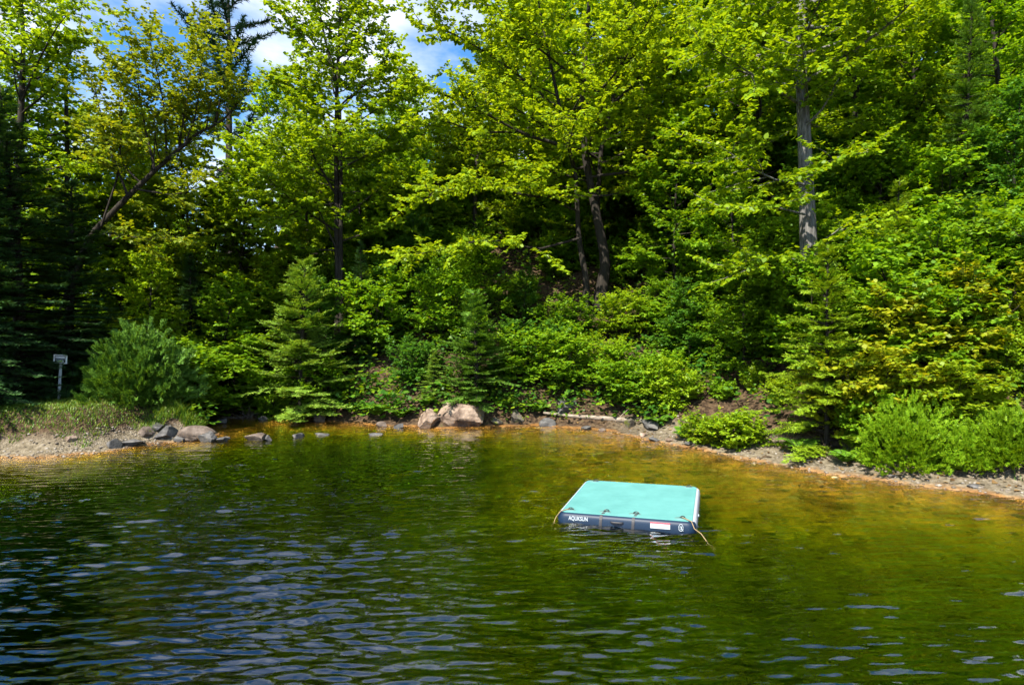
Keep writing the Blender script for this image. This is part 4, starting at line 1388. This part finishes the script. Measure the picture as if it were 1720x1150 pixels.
def box_mesh(name, sx, sy, sz_, mat, bev=.004, c=(0, 0, 0)):
    b_ = bmesh.new()
    bmesh.ops.create_cube(b_, size=1)
    bmesh.ops.scale(b_, vec=(sx, sy, sz_), verts=b_.verts)
    if bev:
        bmesh.ops.bevel(b_, geom=b_.edges[:], offset=bev, segments=2, affect='EDGES', profile=.5)
    bmesh.ops.translate(b_, vec=c, verts=b_.verts)
    me = bpy.data.meshes.new(name); b_.to_mesh(me); b_.free()
    me.materials.append(mat)
    return me


g = on_ground(99, 672)
k_ = g[1] / F
sg = empty('sign', (g[0], g[1], g[2]), R(4))
sg.rotation_euler = (0, R(3.4), R(6))
ph_ = 62 * k_
obj('post', box_mesh('post', 4.2 * k_, .035, ph_ + .25, M['sign_post'], .004, (0, 0, (ph_ - .25) / 2)), sg)
pw_, pp_ = 21.5 * k_, 15 * k_
zc = ph_ + pp_ / 2 - .004
pan = obj('panel', box_mesh('panel', pw_, .02, pp_, M['sign_white'], .005, (0, -.03, zc)), sg)
obj('printed_field', box_mesh('printed_field', pw_ * .78, .004, pp_ * .78, M['sign_navy'], .001, (0, -.0418, zc)), pan)
obj('printed_band', box_mesh('printed_band', pw_ * .70, .003, pp_ * .16, M['sign_white'], 0, (0, -.0450, zc + pp_ * .21)), pan)
obj('printed_band', box_mesh('printed_band', pw_ * .60, .003, pp_ * .17, M['sign_white'], 0, (0, -.0450, zc - pp_ * .20)), pan)
for kx in (-.30, -.20, -.10, 0, .10, .20, .30):                # a row of strokes too blurred to read in the photo
    obj('stroke', box_mesh('stroke', pw_ * .05, .003, pp_ * .10, M['sign_post'], 0, (kx * pw_, -.0450, zc + pp_ * .01)), pan)
tag(sg, 'small white and dark sign on a slightly leaning pale post on the left bank', 'sign')

# ------------------------------------------------------------------ the raft
M['deck'] = noise_mat('deck_foam', [(.3, (.070, .225, .215)), (.5, (.086, .258, .246)), (.7, (.098, .285, .272))], scale=3.5, rough=.75, bump=.25, bscale=160, dist=.003, spec=.25)
M['navy'] = plain('raft_navy', (.005, .018, .044), .5, .3)
M['pale'] = plain('raft_pale', (.42, .45, .50), .4)
M['strap'] = plain('raft_strap', (.035, .035, .04), .6)
M['ring'] = plain('raft_ring', (.02, .03, .03), .35)
M['patch'] = plain('raft_patch', (.10, .22, .21), .5)
M['print'] = plain('raft_print', (.36, .42, .47), .5)
M['print_red'] = plain('raft_print_red', (.55, .06, .08), .45)
M['print_blue'] = plain('raft_print_blue', (.25, .42, .62), .45)
M['rope'] = noise_mat('raft_rope', [(.3, (.20, .14, .07)), (.7, (.34, .25, .14))], scale=40, bump=.5, bscale=90)

RW, RL, TOP, BOT = 1.98, 2.14, .145, -.085
raft = empty('inflatable_raft', (1.92, 9.84, 0))
raft.rotation_euler = (R(.2), R(-.7), -.315)


def rrect(w, l_, r_, n=8):
    pts = []
    for cx0, cy0, a0 in ((w / 2 - r_, l_ / 2 - r_, 0), (-w / 2 + r_, l_ / 2 - r_, 90), (-w / 2 + r_, -l_ / 2 + r_, 180), (w / 2 - r_, -l_ / 2 + r_, 270)):
        for k in range(n + 1):
            a = R(a0 + 90 * k / n)
            pts.append((cx0 + r_ * math.cos(a), cy0 + r_ * math.sin(a)))
    return np.array(pts)


hr = (TOP - BOT) / 2
zm = (TOP + BOT) / 2
rings = []
NA = 14
for k in range(NA + 1):
    a = -math.pi / 2 + math.pi * k / NA
    ex = math.copysign(abs(math.cos(a)) ** .75, 1) * hr * .62
    zz0 = zm + hr * math.copysign(abs(math.sin(a)) ** .85, math.sin(a))
    base_w = 2 * (hr * .62)
    pr = rrect(RW - base_w + 2 * ex, RL - base_w + 2 * ex, .09 + ex * .5)
    rings.append(np.column_stack([pr, np.full(len(pr), zz0)]))
ns = len(rings[0])
rv = np.concatenate(rings)
i = np.arange(NA)[:, None] * ns; j = np.arange(ns)[None]; k2 = (j + 1) % ns
rq = np.stack([i + j, i + k2, i + ns + k2, i + ns + j], -1).reshape(-1, 4)
cen = rv[rq].mean(1)
front = cen[:, 1] < -RL / 2 + .11
qm = np.where(front, 1, 0)
rv = np.concatenate([rv, [[0, 0, BOT], [0, 0, TOP]]])
bt = [(len(rv) - 2, (m_ + 1) % ns, m_) for m_ in range(ns)] + [(len(rv) - 1, NA * ns + m_, NA * ns + (m_ + 1) % ns) for m_ in range(ns)]
hull = mesh_from('hull', rv, tris=np.array(bt), quads=rq, smooth=True, mats=[M['pale'], M['navy']], tri_mat=np.zeros(len(bt), int), quad_mat=qm)
hull_o = obj('hull', hull, raft)
dp_ = rrect(RW - .115, RL - .115, .085)
nd = len(dp_)
dv = np.concatenate([np.column_stack([dp_, np.full(nd, TOP - .002)]), np.column_stack([dp_, np.full(nd, TOP + .006)]),
                     np.column_stack([dp_ * .994, np.full(nd, TOP + .010)]), [[0, 0, TOP + .010]]])
j = np.arange(nd); k2 = (j + 1) % nd
dq = np.concatenate([np.stack([j, k2, nd + k2, nd + j], -1), np.stack([nd + j, nd + k2, 2 * nd + k2, 2 * nd + j], -1)])
dt = np.stack([np.full(nd, 3 * nd), 2 * nd + j, 2 * nd + k2], -1)
obj('deck_pad', mesh_from('deck_pad', dv, tris=dt, quads=dq, smooth=None), raft, M['deck'])


def ring_mesh(rad, tube_, n=14):
    a = np.linspace(0, math.pi, n)
    acc_ = Acc()
    acc_.tube(np.column_stack([rad * np.cos(a), np.zeros(n), rad * .9 * np.sin(a)]), tube_, 6)
    acc_.tube(np.array([[-rad, 0, 0], [0, 0, .002], [rad, 0, 0]]), tube_, 6)
    return acc_.mesh('ring', M['ring'], True)


rg = ring_mesh(.040, .008)


def disc(name, rx, ry, h_, mat, n=24):
    a = np.arange(n) / n * 2 * math.pi
    top_ = np.column_stack([rx * np.cos(a), ry * np.sin(a), np.full(n, h_)])
    bot_ = np.column_stack([rx * 1.06 * np.cos(a), ry * 1.06 * np.sin(a), np.zeros(n)])
    v = np.concatenate([bot_, top_, [[0, 0, h_]]])
    j = np.arange(n); k2 = (j + 1) % n
    return mesh_from(name, v, tris=np.stack([np.full(n, 2 * n), n + j, n + k2], -1), quads=np.stack([j, k2, n + k2, n + j], -1), mats=[mat])


pd = disc('patch', .085, .055, .004, M['patch'])
FY, BY = -RL / 2, RL / 2
for x, y, rot in [(-RW / 2 + .17, FY + .15, .5), (-.30, FY + .19, -.2), (.13, FY + .19, .2), (RW / 2 - .22, FY + .15, -.6),
                  (-RW / 2 + .20, BY - .14, .2), (RW / 2 - .20, BY - .14, .3)]:
    o = obj('mooring_patch', pd, raft); o.location = (x, y, TOP + .0105)
    r_o = obj('ring', rg, o); r_o.location = (0.02, 0, .004); r_o.rotation_euler = (R(-50), 0, rot)


def side_y(z):
    """hull front surface (local y) at the height z"""
    s_ = np.clip((z - zm) / hr, -1, 1)
    ang = math.copysign(abs(s_) ** (1 / .85), s_)
    ex = (math.sqrt(max(0, 1 - ang * ang))) ** .75 * hr * .62
    return -(RL / 2 - hr * .62) - ex


for x in (-.36, .10):
    pts = [(x + .06, FY + .20, TOP + .013)] + [(x + .045, FY + .11, TOP + .012)]
    for z in np.linspace(TOP - .004, -.05, 9):
        pts.append((x + .03 - .06 * (TOP - z), side_y(z) - .006, z))
    pts = np.array(pts)
    w_ = np.array([.020, 0, 0]); th = np.array([0, -.003, .002])
    n = len(pts)
    v = np.concatenate([pts - w_, pts + w_, pts - w_ + th, pts + w_ + th])
    q = []
    for k in range(n - 1):
        q += [(2 * n + k, 3 * n + k, 3 * n + k + 1, 2 * n + k + 1), (k, 2 * n + k, 2 * n + k + 1, k + 1), (3 * n + k, n + k, n + k + 1, 3 * n + k + 1)]
    obj('strap', mesh_from('strap', v, quads=np.array(q), smooth=None), raft, M['strap'])


def on_side(name, me, x, z):
    """set a flat mesh (drawn in XZ, facing -Y) on the front of the hull, tilted with its curve"""
    o = obj(name, me, raft)
    y = side_y(z)
    slope = (side_y(z + .02) - side_y(z - .02)) / .04
    o.location = (x, y - .007, z)
    o.rotation_euler = (-math.atan(slope), 0, 0)
    return o


acc_ = Acc()
a = np.linspace(-1, 1, 9)
acc_.tube(np.column_stack([a * .085, -.028 * (1 - a ** 4), np.zeros(9)]), .013, 6)
on_side('grab_handle', acc_.mesh('grab_handle', M['strap'], True), -.10, .072)
lab_o = on_side('warning_label', box_mesh('warning_label', .27, .003, .082, M['print'], 0), .50, .076)
o = obj('red_band', box_mesh('red_band', .27, .002, .016, M['print_red'], 0, (0, -.0032, .033)), lab_o)
o = obj('blue_band', box_mesh('blue_band', .235, .002, .026, M['print_blue'], 0, (0, -.0032, -.012)), lab_o)


def text_obj(name, txt, size, x, z, mat, squash=1.0):
    cu = bpy.data.curves.new(name, 'FONT')
    cu.body = txt
    cu.size = size
    cu.extrude = .001
    cu.offset = .0012
    cu.align_x = 'CENTER'; cu.align_y = 'CENTER'
    cu.materials.append(mat)
    tmp = bpy.data.objects.new(name, cu)
    me = bpy.data.meshes.new_from_object(tmp)
    bpy.data.objects.remove(tmp)
    o = on_side(name, me, x, z)
    o.rotation_euler[0] += math.pi / 2
    o.scale = (squash, 1, 1)
    return o


text_obj('lettering', 'AQUKSUN', .080, -.66, .080, M['print'], .74)
# open teardrop emblem
a = np.linspace(0, 2 * math.pi, 40)
rr_ = np.column_stack([.030 * np.sin(a) * (1 - .15 * np.cos(a)), np.zeros(40), .046 * np.cos(a)])
acc_ = Acc(); acc_.tube(rr_, .0045, 5, cap=False)
acc_.tube(np.array([[.0, 0, .012], [.012, 0, -.02], [.034, 0, -.050]]), [.004, .006, .005], 5)
acc_.tube(np.column_stack([.014 * np.sin(a), np.zeros(40), .022 * np.cos(a) - .004]), .003, 5, cap=False)
on_side('emblem', acc_.mesh('emblem', M['print'], True), .78, .072)
acc_ = Acc(); aa = np.linspace(0, 1, 8)
vd = disc('valve', .022, .022, .012, M['print'])
o = obj('valve', vd, raft); o.location = (RW / 2 + .002, -.45, .08); o.rotation_euler = (0, R(90), 0)
# mooring ropes from the front corners into the water
for nm_, pts in (('rope', [(RW / 2 - .20, FY + .14, TOP + .03), (RW / 2 - .07, FY + .02, TOP + .018), (RW / 2 - .03, FY - .05, TOP - .06), (RW / 2 + .06, FY - .16, .06), (RW / 2 + .14, FY - .28, -.01), (RW / 2 + .24, FY - .42, -.09)]),
                 ('rope', [(-RW / 2 + .17, FY + .15, TOP + .03), (-RW / 2 + .06, FY + .05, TOP + .015), (-RW / 2 - .004, FY + .02, TOP - .07), (-RW / 2 - .015, FY - .015, .04), (-RW / 2 - .03, FY - .05, -.02), (-RW / 2 - .05, FY - .09, -.10)])):
    acc_ = Acc(); acc_.tube(along(np.array(pts), np.linspace(0, 1, 26))[0], .0062, 6)
    obj(nm_, acc_.mesh(nm_, M['rope'], True), raft)
tag(raft, 'square inflatable swim raft with turquoise top and navy front floating on the pond', 'raft')

print('tris', sum(sum(len(p_.vertices) - 2 for p_ in ()) + len(me.loops) - 2 * len(me.polygons) for me in bpy.data.meshes))
